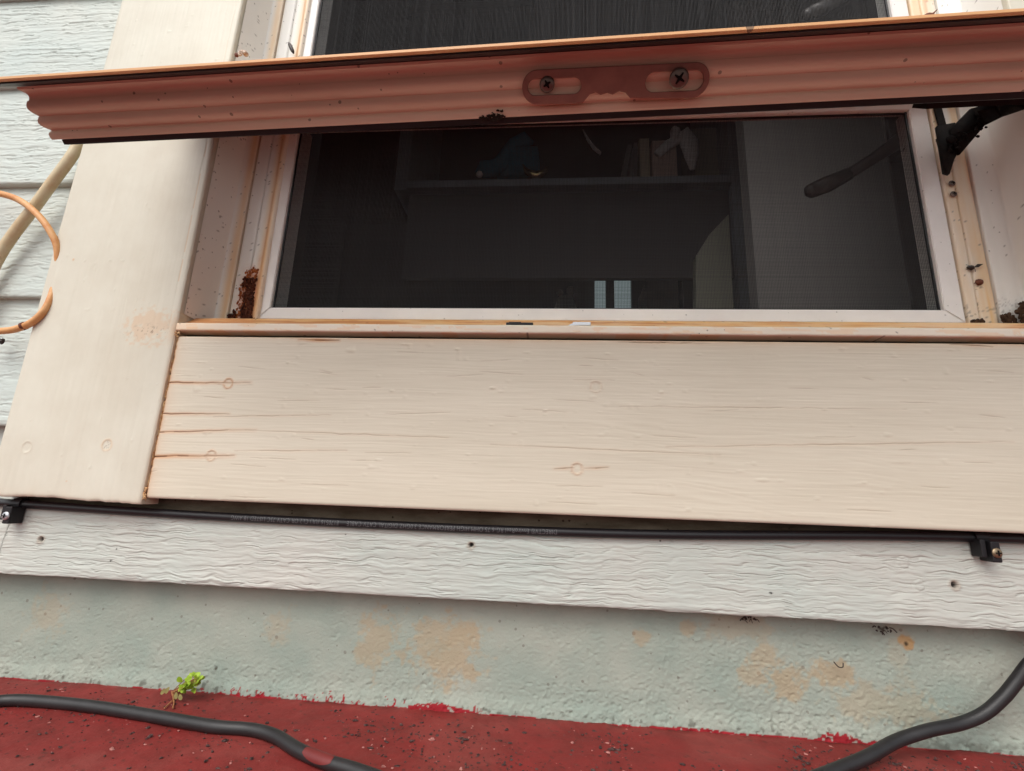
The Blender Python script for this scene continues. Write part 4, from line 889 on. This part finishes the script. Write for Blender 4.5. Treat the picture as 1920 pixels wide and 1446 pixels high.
q = MB(); A = atY(1005, 312, BY+.03); q.tube([atY(px, py, BY+.03) for px, py in ((980, 308), (988, 322), (1005, 330), (1022, 322), (1028, 308))], [.001, .007, .011, .007, .001], 10); tag(q.build('bowl', M['gold'], None, True), 'shiny brass crescent shaped dish beside the blue plush toy', 'dish')
q = MB(); q.tube([atY(px, py, BY+.02) for px, py in ((1093, 244), (1102, 262), (1114, 278), (1126, 288))], [.003, .006, .007, .006], 8, .4); tag(q.build('strap', M['white_i'], None, True), 'curved white strap hanging above the inside shelf', 'strap')
q = MB(); q.box(*[f for f in (atY(898, 4, BY+.03).x, atY(920, 4, BY+.03).x, BY+.03, BY+.08, zu1, zu1+.018)], .004); tag(q.build('trinket', M['pinkbox']), 'small pink trinket on the upper shelf at the top of the picture', 'trinket')
# hanging cloth in the upper opening
q = MB(); A = atY(995, 50, .42); B = atY(1262, 50, .42); cb0 = atY(1130, 170, .42).z; n = 40; V = []; F = []
for i in range(n+1):
    x = A.x+(B.x-A.x)*i/n; y = .42+.006*math.sin(i*1.1)+.003*math.sin(i*2.7)
    V += [(x, y, cb0), (x, y, 1.3)]
    if i: F.append((2*i-2, 2*i, 2*i+1, 2*i-1))
cu_ = mesh('curtain', V, F, mat('blue_grey_curtain', (.30, .33, .38, 1), .9, .1, var=.15, vscale=12), None, smooth=True); tag(cu_, 'blue grey curtain hanging behind the upper screen', 'curtain')
# far window, lamp and chair low in the opening
fwn = thing('far_window', 'small bright window across the dim room, low in the lower screen', 'window', tuple(atY(1160, 580, 2.6)))
WY = 2.6
for p_ in ((1115, 527, 1136, 600), (1152, 525, 1184, 600)): rect(*p_, WY, .01, pane_m, 'pane', fwn)
rect(1110, 510, 1212, 524, WY-.02, .03, M['caseback'], 'frame_bar', fwn); rect(1185, 525, 1209, 610, WY-.02, .03, M['caseback'], 'frame_bar', fwn); rect(1137, 525, 1151, 610, WY-.02, .03, M['room'], 'frame_bar', fwn)
ch = thing('cupboard', 'dim brown cupboard beside the far window', 'cupboard', tuple(atY(1245, 600, 1.6)))
rect(1212, 526, 1276, 640, 1.6, .2, M['wood_i'], 'door', ch); rect(1280, 526, 1300, 640, 1.61, .2, M['caseback'], 'side', ch)
sb = MB(); sb.prism([atY(px, py, .46) for px, py in ((1305, 620), (1305, 480), (1330, 440), (1366, 402), (1378, 620))], (0, .02, 0)); tag(sb.build('board', M['olive'], None), 'slanted olive board leaning behind the screen, left of the grey panel', 'board')
lp = thing('lamp', 'pale lamp shade with a round finial, low behind the screen', 'lamp', tuple(atY(1060, 600, 1.2)))
q = MB(); A = [atY(px, py, 1.2) for px, py in ((1030, 600), (1048, 556), (1072, 552), (1090, 600))]; q.prism(A, (0, .15, 0)); q.build('shade', M['oldpaper'], lp)
q = MB(); q.ball(atY(1070, 545, 1.2), .016); q.ball(atY(1050, 549, 1.2), .012); q.build('finial', M['oldpaper'], lp, True)
